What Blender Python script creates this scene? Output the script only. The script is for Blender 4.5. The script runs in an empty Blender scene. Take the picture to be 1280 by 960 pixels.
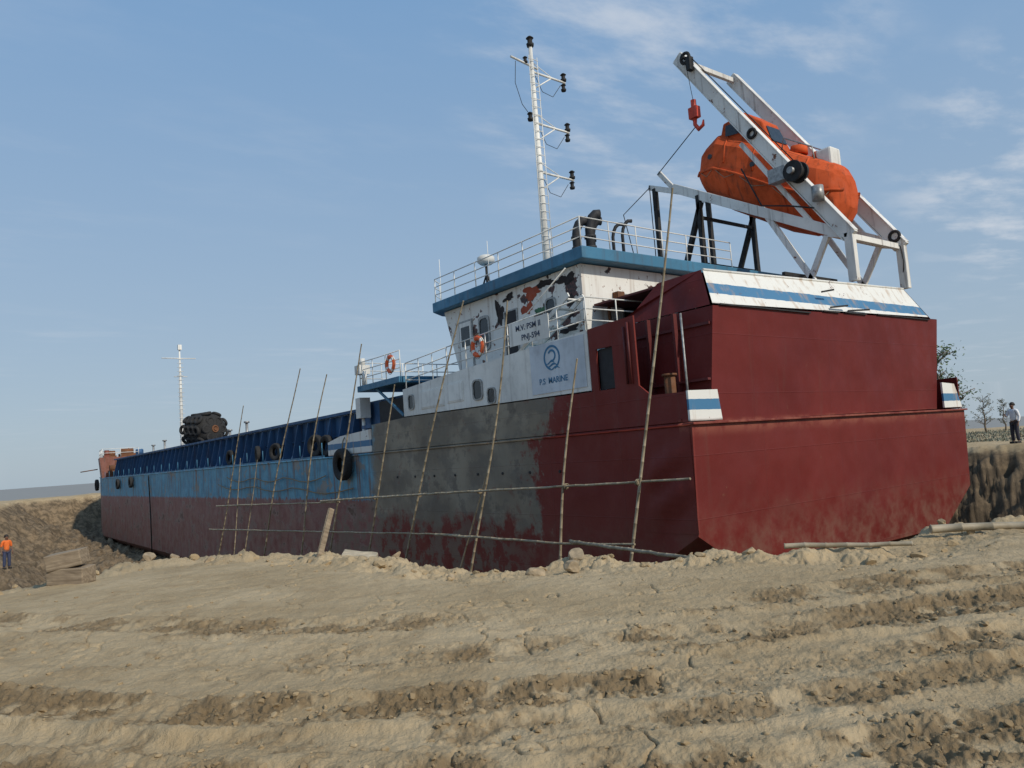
import bpy, math, random, bmesh
import numpy as np
from mathutils import Vector, Matrix
random.seed(7)
scene=bpy.context.scene
COL=bpy.context.collection
# ------------------------------------------------------------------ camera
D=19.0; f=940.0
CAM=Vector((-0.7666*D,-0.6422*D,1.6))
Hd=Vector((0.6032,0.7976,0)).normalized(); Rt=Vector((Hd.y,-Hd.x,0))
pt=math.atan(85.8/f)
Fw=Hd*math.cos(pt)+Vector((0,0,math.sin(pt))); Up=Vector((0,0,math.cos(pt)))-Hd*math.sin(pt)
ra=math.radians(4.11)
cr=Rt*math.cos(ra)-Up*math.sin(ra); cu=Rt*math.sin(ra)+Up*math.cos(ra)
cd=bpy.data.cameras.new("camera"); co=bpy.data.objects.new("camera",cd); COL.objects.link(co)
cd.sensor_width=36; cd.lens=f/1280*36; cd.clip_end=20000; cd.clip_start=0.05
co.matrix_world=Matrix((( cr.x,cu.x,-Fw.x,CAM.x),(cr.y,cu.y,-Fw.y,CAM.y),(cr.z,cu.z,-Fw.z,CAM.z),(0,0,0,1)))
scene.camera=co
scene.view_settings.view_transform='Standard'; scene.view_settings.look='None'; scene.view_settings.exposure=0

# ------------------------------------------------------------------ node helpers
class NT:
    def __init__(s,name,world=False):
        if world: s.t=name.node_tree
        else:
            s.mat=bpy.data.materials.new(name); s.mat.use_nodes=True; s.t=s.mat.node_tree
        s.t.nodes.clear()
    def n(s,ty,**k):
        x=s.t.nodes.new(ty)
        for a,b in k.items(): setattr(x,a,b)
        return x
    def L(s,a,b): s.t.links.new(a,b)
    def put(s,sock,v):
        if v is None: return
        if isinstance(v,bpy.types.NodeSocket): s.L(v,sock)
        else:
            if sock.type=='RGBA':
                v=(v,v,v,1) if isinstance(v,(int,float)) else ((*v,1) if len(v)==3 else v)
            sock.default_value=v
    def math(s,op,a,b=None,clamp=False):
        x=s.n('ShaderNodeMath',operation=op); x.use_clamp=clamp
        s.put(x.inputs[0],a)
        if b is not None: s.put(x.inputs[1],b)
        return x.outputs[0]
    def mix(s,fac,a,b,bt='MIX'):
        x=s.n('ShaderNodeMix',data_type='RGBA',blend_type=bt)
        s.put(x.inputs[0],fac); s.put(x.inputs[6],a); s.put(x.inputs[7],b)
        return x.outputs[2]
    def rng(s,v,a,b,c=0.0,d=1.0,smooth=True):
        x=s.n('ShaderNodeMapRange',interpolation_type='SMOOTHSTEP' if smooth else 'LINEAR')
        s.put(x.inputs[0],v)
        for i,q in enumerate((a,b,c,d)): s.put(x.inputs[i+1],q)
        return x.outputs[0]
    def obj(s): return s.n('ShaderNodeTexCoord').outputs['Object']
    def mapv(s,v,scale=(1,1,1),loc=(0,0,0)):
        x=s.n('ShaderNodeMapping'); s.put(x.inputs[0],v); x.inputs[1].default_value=loc; x.inputs[3].default_value=scale
        return x.outputs[0]
    def noise(s,v,scale,detail=4,rough=.55):
        x=s.n('ShaderNodeTexNoise'); s.put(x.inputs['Vector'],v); x.inputs['Scale'].default_value=scale
        x.inputs['Detail'].default_value=detail; x.inputs['Roughness'].default_value=rough
        return x.outputs[0]
    def sep(s,v):
        x=s.n('ShaderNodeSeparateXYZ'); s.put(x.inputs[0],v); return x.outputs
    def dot(s,v,d):
        x=s.n('ShaderNodeVectorMath',operation='DOT_PRODUCT'); s.put(x.inputs[0],v); x.inputs[1].default_value=tuple(d); return x.outputs['Value']
    def bump(s,h,st=.3,dist=.02,nrm=None):
        x=s.n('ShaderNodeBump'); x.inputs['Strength'].default_value=st; x.inputs['Distance'].default_value=dist
        s.put(x.inputs['Height'],h)
        if nrm is not None: s.L(nrm,x.inputs['Normal'])
        return x.outputs[0]
    def out(s,col,rough=.6,bump=None,metal=0,spec=None):
        p=s.n('ShaderNodeBsdfPrincipled'); o=s.n('ShaderNodeOutputMaterial')
        s.put(p.inputs['Base Color'],col); s.put(p.inputs['Roughness'],rough); s.put(p.inputs['Metallic'],metal)
        if spec is not None: s.put(p.inputs['Specular IOR Level'],spec)
        if bump is not None: s.L(bump,p.inputs['Normal'])
        s.L(p.outputs[0],o.inputs[0]); return s.mat

def dk(c,k): return tuple(min(1,x*k) for x in c)
def paint(name,col,rust=.25,streak=.4,rough=.5,scale=1.0,rustcol=(.11,.04,.018),dirt=.35,bumps=.25,dark=(.05,.045,.04),spec=.4):
    N=NT(name); v=N.obj()
    big=N.noise(v,.35*scale,5); med=N.noise(v,2.2*scale,6,.65); fine=N.noise(v,14*scale,4,.6)
    c=N.mix(N.rng(big,.3,.7),dk(col,.78),dk(col,1.12))
    c=N.mix(N.math('MULTIPLY',N.rng(med,.45,.75),dirt),c,dk(col,.5))
    sv=N.mapv(v,(5*scale,5*scale,.28*scale)); st=N.noise(sv,1.0,5,.6)
    c=N.mix(N.math('MULTIPLY',N.rng(st,.52,.72),streak),c,N.mix(.5,rustcol,dark))
    rm=N.math('ADD',N.math('MULTIPLY',med,.7),N.math('MULTIPLY',fine,.3))
    th=.72-.22*rust
    rr=N.rng(rm,th,th+.05)
    c=N.mix(rr,c,N.mix(fine,rustcol,dk(rustcol,2.2)))
    b=N.bump(N.math('ADD',fine,N.math('MULTIPLY',rr,-.6)),bumps,.01)
    return N.out(c,N.rng(med,.3,.7,rough-.1,rough+.2),b,spec=spec)
def plain(name,col,rough=.6,scale=6,var=.3,bumps=.2,metal=0):
    N=NT(name); v=N.obj(); a=N.noise(v,scale,6,.6)
    c=N.mix(N.rng(a,.3,.7),dk(col,1-var),dk(col,1+var))
    return N.out(c,rough,N.bump(a,bumps,.01),metal)

WHITE=(.76,.75,.70)
M={}
M['white']=paint('white_paint',WHITE,rust=.38,streak=.28,rough=.5)
M['davit']=paint('davit_white_paint',(.72,.70,.65),rust=.50,streak=.5,rough=.5,scale=1.0,dirt=.25)
M['blue']=paint('blue_paint',(.055,.19,.31),rust=.1,streak=.3)
M['coaming']=paint('coaming_blue_paint',(.035,.10,.21),rust=.4,streak=.6,rough=.6,scale=.8)
M['maroon']=paint('maroon_paint',(.12,.021,.02),rust=.12,streak=.25,rough=.55,rustcol=(.15,.05,.03))
M['dark']=plain('black_and_void_shade',(.018,.018,.02),.7)  # plain black parts; also painted shade inside doorways and holes
M['glass']=plain('dark_glass',(.02,.025,.03),.15,bumps=.02)
M['rust']=paint('rusty_iron',(.17,.075,.035),rust=.7,streak=.6,rough=.85,scale=2)
M['blackiron']=paint('black_iron',(.02,.02,.02),rust=.22,streak=.3,rough=.7,scale=2)
M['rubber']=plain('rubber',(.022,.021,.02),.85,12,.4,.5)
M['rope']=plain('rope',(.25,.2,.13),.9,30)
M['steel']=plain('grey_steel',(.3,.3,.29),.45,8,.3,.1,.4)
M['orange']=paint('orange_lifeboat_gelcoat',(.56,.095,.028),rust=.16,streak=.6,rough=.75,dirt=.6,bumps=.15,spec=.15,scale=1.2)
M['hook']=paint('hook_paint',(.55,.06,.03),rust=.3,rough=.5)
M['buoy']=plain('buoy_orange',(.75,.12,.03),.55,9,.15)
M['logoblue']=plain('emblem_blue',(.03,.16,.30),.5,9,.12,.02)
M['board']=paint('board_paint',(.58,.63,.68),rust=.05,streak=.12,rough=.5,bumps=.05)
M['letter']=plain('lettering_paint',(.03,.05,.10),.5,9,.1,.02)
M['fore']=paint('forecastle_paint',(.17,.05,.03),rust=.75,streak=.6)
M['patch']=paint('peeled_primer',(.022,.016,.015),rust=.35,streak=.3,rough=.7,scale=2,rustcol=(.09,.03,.02))
M['patchred']=paint('old_red_primer',(.36,.07,.03),rust=.45,streak=.4,rough=.7,scale=2)
M['patchgreen']=paint('old_green_paint',(.06,.17,.09),rust=.3,streak=.4,rough=.7,scale=2)
def bamboo_mat():
    N=NT('bamboo'); v=N.obj(); a=N.noise(v,3,5); b=N.noise(N.mapv(v,(30,30,2)),1,3)
    c=N.mix(N.rng(a,.3,.7),(.25,.20,.125),(.43,.36,.25)); c=N.mix(N.math('MULTIPLY',b,.35),c,(.16,.12,.07))
    return N.out(c,.6,N.bump(b,.2,.005))
M['bamboo']=bamboo_mat()
def wood_mat():
    N=NT('weathered_wood'); v=N.obj(); b=N.noise(N.mapv(v,(1.5,22,26)),1,6,.7); a=N.noise(v,3,4)
    c=N.mix(N.rng(b,.3,.7),(.15,.11,.07),(.34,.265,.18)); c=N.mix(N.rng(a,.5,.8),c,(.2,.15,.1))
    return N.out(c,.85,N.bump(b,.4,.006))
M['wood']=wood_mat()
M['clay']=plain('clay_lump',(.33,.25,.155),.9,5,.3,.8)
M['paleblock']=plain('pale_block',(.42,.35,.245),.9,5,.2,.6)

def hull_mat():
    N=NT('hull_paint'); v=N.obj(); X,Y,Z=N.sep(v)
    big=N.noise(v,.28,6,.6); med=N.noise(v,1.5,7,.68); fine=N.noise(v,10,5,.6)
    pat=N.noise(N.mapv(v,(.6,.6,.9),(3,7,2)),1.0,8,.66)
    wob=N.math('MULTIPLY',N.math('SUBTRACT',med,.5),5.0); wobb=N.math('MULTIPLY',N.math('SUBTRACT',big,.5),9.0)
    mar=N.mix(N.rng(big,.3,.7),(.112,.0135,.012),(.152,.020,.016))
    mar=N.mix(N.math('MULTIPLY',N.rng(med,.45,.8),.25),mar,(.085,.022,.018))
    mar=N.mix(N.math('MULTIPLY',N.math('SUBTRACT',1.0,N.rng(Z,1.9,2.1)),.2),mar,(.17,.026,.017))
    # shaded side plating is coloured lighter and warmer in place of fill light
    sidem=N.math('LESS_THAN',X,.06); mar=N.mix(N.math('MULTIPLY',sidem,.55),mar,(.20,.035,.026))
    fad=N.mix(N.rng(med,.3,.7),(.20,.07,.062),(.32,.165,.14))
    fad=N.mix(N.rng(pat,.53,.57),fad,(.26,.165,.14)); fad=N.mix(N.rng(pat,.60,.63),fad,(.12,.06,.045))
    fad=N.mix(N.rng(fine,.55,.75),fad,(.11,.06,.05))
    blu=N.mix(N.rng(med,.3,.7),(.06,.22,.34),(.17,.38,.49))
    sv=N.mapv(v,(3,3,.16)); st=N.noise(sv,1.0,7,.68); st2=N.noise(N.mapv(v,(1.2,1.2,.10),(9,4,1)),1.0,6,.7)
    blu=N.mix(N.math('MULTIPLY',N.rng(st,.50,.64),.65),blu,(.16,.13,.11))
    blu=N.mix(N.math('MULTIPLY',N.rng(st2,.54,.62),.65),blu,(.19,.09,.055))
    blu=N.mix(N.math('MULTIPLY',N.rng(pat,.57,.60),.8),blu,(.27,.23,.19))
    zz=N.math('ADD',Z,N.math('ADD',N.math('MULTIPLY',wob,.09),N.math('MULTIPLY',N.math('SUBTRACT',st,.5),.9)))
    side=N.mix(N.rng(zz,-.04,.06),fad,blu)
    side=N.mix(N.math('MULTIPLY',N.rng(st2,.55,.66),.45),side,(.14,.07,.045))
    fwd=N.rng(N.math('ADD',Y,N.math('MULTIPLY',wob,.35)),16.6,17.4)
    c=N.mix(fwd,mar,side)
    soft=N.noise(v,.45,4,.5)
    gry=N.mix(N.rng(soft,.35,.65),(.20,.172,.13),(.31,.268,.20))
    gry=N.mix(N.math('MULTIPLY',N.rng(pat,.48,.58),.6),gry,(.145,.128,.105))
    gry=N.mix(N.math('MULTIPLY',N.rng(N.noise(v,.9,6,.65),.56,.64),.65),gry,(.11,.098,.083))
    gry=N.mix(N.math('MULTIPLY',N.rng(N.noise(v,1.3,6,.65),.59,.65),.5),gry,(.19,.085,.06))
    low=N.math('SUBTRACT',1.0,N.rng(Z,1.9,2.05))
    lim=N.math('ADD',N.math('ADD',Y,N.math('MULTIPLY',wob,1.0)),N.math('MULTIPLY',low,-1.1))
    g=N.math('MULTIPLY',N.rng(lim,4.8,5.5),N.math('SUBTRACT',1.0,N.rng(N.math('ADD',Y,N.math('MULTIPLY',wob,.4)),17.0,17.8)))
    zw=N.math('ADD',N.math('ADD',Z,N.math('MULTIPLY',wobb,.45)),N.math('MULTIPLY',wob,.4))
    g=N.math('MULTIPLY',g,N.rng(zw,-1.0,-.4))
    g=N.math('MULTIPLY',g,sidem)
    c=N.mix(N.math('MULTIPLY',g,.97),c,gry)
    lp=N.math('MULTIPLY',N.math('MULTIPLY',N.rng(Y,6,9),N.rng(med,.47,.52)),N.math('SUBTRACT',1.0,N.rng(Z,-1.2,.4)))
    lp=N.math('MULTIPLY',lp,N.math('SUBTRACT',1.0,N.rng(Y,20,26)))
    c=N.mix(N.math('MULTIPLY',lp,.7),c,(.17,.13,.10))
    c=N.mix(N.math('MULTIPLY',N.rng(st,.56,.75),.3),c,(.12,.06,.045))
    mud=N.math('MULTIPLY',N.math('SUBTRACT',1.0,N.rng(Z,-2.0,.4)),N.rng(med,.35,.7))
    c=N.mix(N.math('MULTIPLY',mud,.35),c,(.27,.20,.135))
    sp=N.rng(N.math('ADD',N.math('MULTIPLY',med,.6),N.math('MULTIPLY',fine,.4)),.63,.67)
    c=N.mix(N.math('MULTIPLY',sp,.6),c,(.18,.075,.045))
    def seam(co_,per,w):
        fr=N.math('PINGPONG',co_,per/2); return N.math('SUBTRACT',1.0,N.rng(fr,0,w))
    s1=seam(N.math('ADD',Y,.6),3.0,.03); s2=seam(N.math('ADD',Z,.35),1.55,.02); s3=seam(N.math('ADD',X,.9),3.8,.03)
    s3=N.math('MULTIPLY',s3,N.math('LESS_THAN',Y,.3))
    s1=N.math('MULTIPLY',s1,N.math('GREATER_THAN',Y,.5))
    sm=N.math('MAXIMUM',N.math('MAXIMUM',s1,s2),s3)
    c=N.mix(N.math('MULTIPLY',sm,.13),c,(.05,.02,.02))
    led=N.math('MULTIPLY',N.math('MULTIPLY',N.rng(Z,1.6,1.96),N.math('SUBTRACT',1.0,N.rng(Z,2.0,2.15))),N.math('LESS_THAN',Y,.3))  # bright highlight along the stern ledge, painted into the hull colour
    c=N.mix(N.math('MULTIPLY',led,N.rng(med,.4,.6,.1,.55)),c,(.34,.12,.08))
    dent=N.noise(N.mapv(v,(.7,.7,.5)),1.0,2,.4)
    h=N.math('ADD',N.math('MULTIPLY',dent,7.5),N.math('ADD',N.math('MULTIPLY',sm,.15),N.math('MULTIPLY',fine,.1)))
    return N.out(c,N.rng(med,.3,.7,.5,.72),N.bump(h,.5,.05),spec=.25)
M['hull']=hull_mat()
def stripe_mat(z0,z1):
    N=NT('striped_paint'); v=N.obj(); X,Y,Z=N.sep(v)
    t=N.rng(Z,z0,z1,0,1,False); t=N.math('ADD',t,N.math('MULTIPLY',N.math('SUBTRACT',N.noise(v,3,4),.5),.05))
    blue=N.math('MULTIPLY',N.math('GREATER_THAN',t,.30),N.math('LESS_THAN',t,.58))
    c=N.mix(blue,(.72,.71,.66),(.05,.17,.31))
    med=N.noise(v,1.3,7,.7); fine=N.noise(v,16,4); st=N.noise(N.mapv(v,(4,4,.5)),1,5)
    r=N.rng(N.math('ADD',N.math('MULTIPLY',med,.7),N.math('MULTIPLY',fine,.3)),.60,.64)
    c=N.mix(N.math('MULTIPLY',N.rng(st,.5,.7),.55),c,(.40,.26,.15))
    c=N.mix(r,c,(.14,.055,.03))
    c=N.mix(N.math('MULTIPLY',N.math('SUBTRACT',1.0,N.rng(t,.0,.08)),.8),c,(.10,.05,.04))
    return N.out(c,.55,N.bump(fine,.2,.01))
M['stripe_top']=stripe_mat(5.05,6.2); M['stripe_low']=stripe_mat(2.05,3.0)
def house_mat():
    N=NT('peeling_white_paint'); v=N.obj(); X,Y,Z=N.sep(v)
    med=N.noise(v,1.35,4,.5); fine=N.noise(v,12,5,.6); st=N.noise(N.mapv(v,(5,5,.4)),1,5)
    c=N.mix(N.noise(v,.6,4),dk(WHITE,.85),dk(WHITE,1.05))
    c=N.mix(N.math('MULTIPLY',N.rng(st,.5,.7),.35),c,(.28,.17,.1))
    reg=N.math('MULTIPLY',N.rng(Y,4.2,5.4),N.math('SUBTRACT',1.0,N.rng(Y,9.0,11.0)))
    reg=N.math('MULTIPLY',reg,N.rng(Z,5.0,5.9))
    reg=N.math('MULTIPLY',reg,N.math('LESS_THAN',X,1.5))
    k=N.math('ADD',med,N.math('MULTIPLY',reg,.07))
    k=N.math('ADD',k,N.math('MULTIPLY',N.math('SUBTRACT',fine,.5),.06))
    c=N.mix(N.rng(k,.61,.625),c,N.mix(N.rng(fine,.4,.6),(.022,.015,.013),(.10,.03,.025)))
    sp=N.rng(N.math('ADD',N.math('MULTIPLY',N.noise(v,4,5,.7),.7),N.math('MULTIPLY',fine,.3)),.59,.62)
    c=N.mix(sp,c,(.2,.09,.05))
    return N.out(c,.55,N.bump(fine,.15,.01))
M['house']=house_mat()

# ------------------------------------------------------------------ mesh builder
def setp(ob,parent):
    ob.parent=parent
    t=Vector((0,0,0)); p=parent
    while p is not None: t+=p.location; p=p.parent
    ob.location=ob.location-t
class B:
    def __init__(s): s.V=[];s.F=[];s.M=[];s.S=[]
    def add(s,vs,fs,mi=0,sm=False):
        o=len(s.V); s.V+= [tuple(v) for v in vs]
        for q in fs: s.F.append(tuple(o+i for i in q)); s.M.append(mi); s.S.append(sm)
        return s
    def box(s,lo,hi,mi=0):
        x0,y0,z0=lo;x1,y1,z1=hi
        return s.add([(x0,y0,z0),(x1,y0,z0),(x1,y1,z0),(x0,y1,z0),(x0,y0,z1),(x1,y0,z1),(x1,y1,z1),(x0,y1,z1)],
          [(0,3,2,1),(4,5,6,7),(0,1,5,4),(1,2,6,5),(2,3,7,6),(3,0,4,7)],mi)
    def beam(s,p,q,w,h,mi=0,up=(0,0,1)):
        p=Vector(p);q=Vector(q);d=(q-p).normalized();u=Vector(up)
        a=d.cross(u)
        if a.length<1e-4: a=d.cross(Vector((1,0,0)))
        a.normalize(); b=a.cross(d).normalized(); vs=[]
        for c in (p,q):
            for i,j in ((-1,-1),(1,-1),(1,1),(-1,1)): vs.append(c+a*(i*w/2)+b*(j*h/2))
        return s.add(vs,[(0,1,2,3),(7,6,5,4),(0,4,5,1),(1,5,6,2),(2,6,7,3),(3,7,4,0)],mi)
    def tube(s,pts,r,n=8,mi=0,caps=True,sm=True):
        pts=[Vector(p) for p in pts]; rs=r if isinstance(r,(list,tuple)) else [r]*len(pts)
        vs=[];fs=[];pa=None
        for i,p in enumerate(pts):
            d=(pts[min(i+1,len(pts)-1)]-pts[max(i-1,0)]).normalized()
            if pa is None: a=d.orthogonal().normalized()
            else:
                a=pa-d*pa.dot(d)
                a=a.normalized() if a.length>1e-5 else d.orthogonal().normalized()
            pa=a;b=d.cross(a)
            for k in range(n):
                t=2*math.pi*k/n; vs.append(p+(a*math.cos(t)+b*math.sin(t))*rs[i])
        for i in range(len(pts)-1):
            for k in range(n): fs.append((i*n+k,i*n+(k+1)%n,(i+1)*n+(k+1)%n,(i+1)*n+k))
        s.add(vs,fs,mi,sm)
        if caps:
            o=len(s.V)-len(vs); s.F.append(tuple(o+k for k in range(n))[::-1]);s.M.append(mi);s.S.append(False)
            s.F.append(tuple(o+(len(pts)-1)*n+k for k in range(n)));s.M.append(mi);s.S.append(False)
        return s
    def prism(s,poly,ax,a,b,mi=0):
        vs=[]
        for c in (a,b):
            for (u,v) in poly: vs.append((c,u,v) if ax==0 else (u,c,v) if ax==1 else (u,v,c))
        n=len(poly); fs=[tuple(range(n))[::-1],tuple(range(n,2*n))]+[(i,(i+1)%n,n+(i+1)%n,n+i) for i in range(n)]
        return s.add(vs,fs,mi)
    def loft(s,rings,mi=0,sm=True,caps=True):
        n=len(rings[0]); vs=[v for r in rings for v in r]; fs=[]
        for i in range(len(rings)-1):
            for k in range(n): fs.append((i*n+k,i*n+(k+1)%n,(i+1)*n+(k+1)%n,(i+1)*n+k))
        s.add(vs,fs,mi,sm)
        if caps:
            o=len(s.V)-len(vs); s.F.append(tuple(o+k for k in range(n))[::-1]);s.M.append(mi);s.S.append(False)
            s.F.append(tuple(o+(len(rings)-1)*n+k for k in range(n)));s.M.append(mi);s.S.append(False)
        return s
    def torus(s,c,ax,R,r,n=28,k=10,mi=0,flat=1.0,mfun=None):
        c=Vector(c);ax=Vector(ax).normalized();a=ax.orthogonal().normalized();b=ax.cross(a)
        vs=[]
        for i in range(n):
            t=2*math.pi*i/n; e=a*math.cos(t)+b*math.sin(t)
            for j in range(k):
                q=2*math.pi*j/k; vs.append(c+e*(R+r*math.cos(q))+ax*(r*flat*math.sin(q)))
        o=len(s.V); s.V+=[tuple(v) for v in vs]
        for i in range(n):
            for j in range(k):
                s.F.append((o+i*k+j,o+((i+1)%n)*k+j,o+((i+1)%n)*k+(j+1)%k,o+i*k+(j+1)%k))
                s.M.append(mfun(i) if mfun else mi); s.S.append(True)
        return s
    def rail(s,pts,h,n=3,step=1.3,r=.022,mi=0):
        pts=[Vector(p) for p in pts]
        for a,b in zip(pts[:-1],pts[1:]):
            m_=max(1,round((b-a).length/step))
            for i in range(m_+1):
                p=a+(b-a)*(i/m_); j=Vector((random.uniform(-.015,.015),random.uniform(-.02,.02),0))
                s.tube([p,p+Vector((0,0,h))+j],r*1.1,6,mi)
            for k in range(1,n+1):
                z=Vector((0,0,h*k/n)); mid=(a+b)/2+z+Vector((0,0,random.uniform(-.03,.0)))
                s.tube([a+z,mid,b+z],r,6,mi)
    def make(s,name,parent=None,mats=(),bevel=0,label=None,origin=None):
        me=bpy.data.meshes.new(name)
        o=Vector(origin) if origin is not None else Vector((0,0,0))
        me.from_pydata([tuple(Vector(v)-o) for v in s.V],[],s.F)
        for mm in mats: me.materials.append(M[mm] if isinstance(mm,str) else mm)
        me.polygons.foreach_set('material_index',s.M); me.polygons.foreach_set('use_smooth',s.S)
        bm=bmesh.new();bm.from_mesh(me);bmesh.ops.recalc_face_normals(bm,faces=bm.faces);bm.to_mesh(me);bm.free()
        ob=bpy.data.objects.new(name,me); COL.objects.link(ob); ob.location=o
        if parent is not None: setp(ob,parent)
        if bevel:
            bv=ob.modifiers.new('bevel','BEVEL');bv.width=bevel;bv.segments=2;bv.limit_method='ANGLE'
        if label: ob['label']=label
        return ob
def tag(o,label,cat,group=None):
    o['label']=label;o['category']=cat
    if group:o['group']=group
    return o
def empty(name,loc,label,cat,group=None):
    e=bpy.data.objects.new(name,None);COL.objects.link(e);e.location=loc;e.empty_display_size=.3
    return tag(e,label,cat,group)

# ------------------------------------------------------------------ numpy noise + ground height
def hsh(ix,iy,s):
    v=np.sin(ix*127.1+iy*311.7+s*74.7)*43758.5453
    return v-np.floor(v)
def vn(x,y,s=0):
    ix=np.floor(x);iy=np.floor(y);fx=x-ix;fy=y-iy
    fx=fx*fx*(3-2*fx);fy=fy*fy*(3-2*fy)
    a=hsh(ix,iy,s);b=hsh(ix+1,iy,s);c=hsh(ix,iy+1,s);d=hsh(ix+1,iy+1,s)
    return (a*(1-fx)+b*fx)*(1-fy)+(c*(1-fx)+d*fx)*fy
def fbm(x,y,s=0,o=4,g=.5):
    t=0;a=1;n=0
    for i in range(o):
        xx=x*2**i*math.cos(.6*i)-y*2**i*math.sin(.6*i);yy=x*2**i*math.sin(.6*i)+y*2**i*math.cos(.6*i)
        t=t+a*vn(xx+i*17.3,yy-i*9.1,s+i);n+=a;a*=g
    return t/n
def worley(x,y,s=0):
    ix=np.floor(x);iy=np.floor(y);best=np.full(x.shape,9.0)
    for dx in (-1,0,1):
        for dy in (-1,0,1):
            cx=ix+dx+hsh(ix+dx,iy+dy,s);cy=iy+dy+hsh(ix+dx,iy+dy,s+5)
            best=np.minimum(best,(cx-x)**2+(cy-y)**2)
    return np.sqrt(best)
def ss(a,b,x):
    t=np.clip((x-a)/(b-a),0,1);return t*t*(3-2*t)
PIT=[(-5.0,-6.6),(-6.0,-5.3),(-7.1,-3.9),(-8.3,-3.2),(-8.9,-1.5),(-9.0,1.2),(-10.2,4.3),(-11.6,4.9),(-13.3,3.2),(-17,3.6),(-26,8),(-31,20),(-31,48),(-18,62),(-10,84),(-8,103),
     (5,110),(24,105),(25,30),(23,8),(20.4,1.5),(20.4,-2),(17,-6),(8,-7.8),(3,-8.4),(-.8,-7.6),(-2.0,-6.6),(-3.6,-6.9)]
def pitd(x,y):
    d=np.full(x.shape,1e9);ins=np.zeros(x.shape,bool);n=len(PIT)
    for i in range(n):
        ax,ay=PIT[i];bx,by=PIT[(i+1)%n];ex,ey=bx-ax,by-ay
        t=np.clip(((x-ax)*ex+(y-ay)*ey)/(ex*ex+ey*ey),0,1)
        d=np.minimum(d,(x-ax-t*ex)**2+(y-ay-t*ey)**2)
        c=((ay>y)!=(by>y))
        xi=(bx-ax)*(y-ay)/(by-ay+1e-12)+ax
        ins^=(c&(x<xi))
    d=np.sqrt(d);return np.where(ins,d,-d)
TRK=((7.55,.03,.045,.012,.30,.75),(6.35,.02,.05,.018,.34,1.0),(5.05,.07,.06,.032,.28,1.0),(4.45,.04,.055,.04,.18,.7),(3.75,-.03,.05,.04,.26,.9))
def ground(x,y):
    x=np.asarray(x,float);y=np.asarray(y,float)
    rx=x-CAM.x;ry=y-CAM.y
    q=rx*Hd.x+ry*Hd.y; s=rx*Rt.x+ry*Rt.y
    rr=np.sqrt(rx*rx+ry*ry); near=1-ss(16,26,rr)
    d=pitd(x,y)+(fbm(x*.9,y*.9,3,4)-.5)*1.2
    lim=2.55+2.95*ss(-13,-8,x); lim=np.where(y<6,5.5,lim)
    dd=np.maximum(d,0); slope=.85+.5*(fbm(x*.5,y*.5,9,3)-.5)-.42*ss(14,18,x)
    k=dd*slope/lim; dep=lim*(1-np.exp(-k*1.15-k*k*.6))
    z=-dep
    z=z+(fbm(x*.35,y*.35,11,4)-.5)*.14*(1+ss(12,30,rr))
    side=(fbm(x*1.3,y*1.3,21,6,.62)-.45)
    z=z+ss(.1,1.6,dd)*(side*1.5+(.5-worley(x*1.7,y*1.7,27))*.35+(.5-worley(x*4.1,y*4.1,28))*.12)
    lip=np.exp(-((d+.45)/.6)**2)
    z=z+near*lip*(-.10+np.maximum(0,fbm(x*1.6,y*1.6,31,5,.62)-.44)*.62)
    z=z+.42*ss(15,19.5,x)*ss(-12,-4,y)*(d<0)+.42*(d>=0)*ss(15,19.5,x)*np.exp(-dd)
    w=(fbm(s*.4,q*.4,41,3)-.5)*.8
    band=np.zeros(x.shape);cle=np.zeros(x.shape)
    for (q0,a,bn,bp,wd,amp) in TRK:
        qc=q0+a*s+np.where(s<0,bn,bp)*s*s+w*.5
        e=(q-qc)/wd+ (fbm(s*2.3,q*2.3,45,4,.6)-.5)*.75
        on=.35+.65*ss(.34,.52,fbm(s*.5+q0*3,q*.9,49,3))
        z=z+near*amp*on*(-.030*np.exp(-(e/.8)**4)+.034*np.exp(-((np.abs(e)-1.2)/.32)**2)*(.1+1.7*fbm(s*3.2,q*3.2,51,4,.6)))
        band=np.maximum(band,np.exp(-(e/1.45)**4)*amp*on)
        cle=cle+np.exp(-(e/.85)**6)*amp*on*np.maximum(0,np.sin(s*2*math.pi/.13+w*6+2.5*e))
    rough=fbm(x*4.5,y*4.5,61,4,.6)
    churn=(.04+.96*band)*ss(.42,.60,fbm(x*2.4,y*2.4,71,6,.68)+.07*band)
    wx=x+(fbm(x*6,y*6,101,2)-.5)*.12; wy=y+(fbm(x*6,y*6,103,2)-.5)*.12
    wl=worley(wx*8,wy*8,81); wl2=worley(wx*19+3,wy*19,85); wl3=worley(wx*38+1,wy*38,87)
    z=z+near*(churn*((.5-wl)*.052+(.5-wl2)*.036+(.5-wl3)*.016)+band*(rough-.5)*.035+cle*.014*ss(.42,.6,fbm(x*2,y*2,77,3)))
    z=z+near*((rough-.5)*.028+(.5-wl3)*.005+(.5-wl2)*.006*ss(.4,.6,fbm(x*1.3,y*1.3,89,3))+(fbm(x*14,y*14,91,3,.6)-.5)*.014+ lip*((.5-wl)*.03+(.5-wl2)*.025))
    cr_=np.abs(fbm(x*1.0+4,y*1.0,97,4)-.5)
    z=z-near*np.exp(-(cr_/.005)**2)*ss(.5,.6,fbm(x*.4,y*.4,98,2))*.035
    r0=np.sqrt(x*x+(y-30)**2); t=ss(92,116,r0)
    z=z*(1-t)-8*t
    return z,churn*near,band*near,d
def gz(x,y): return float(ground(np.array([x]),np.array([y]))[0][0])

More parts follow.
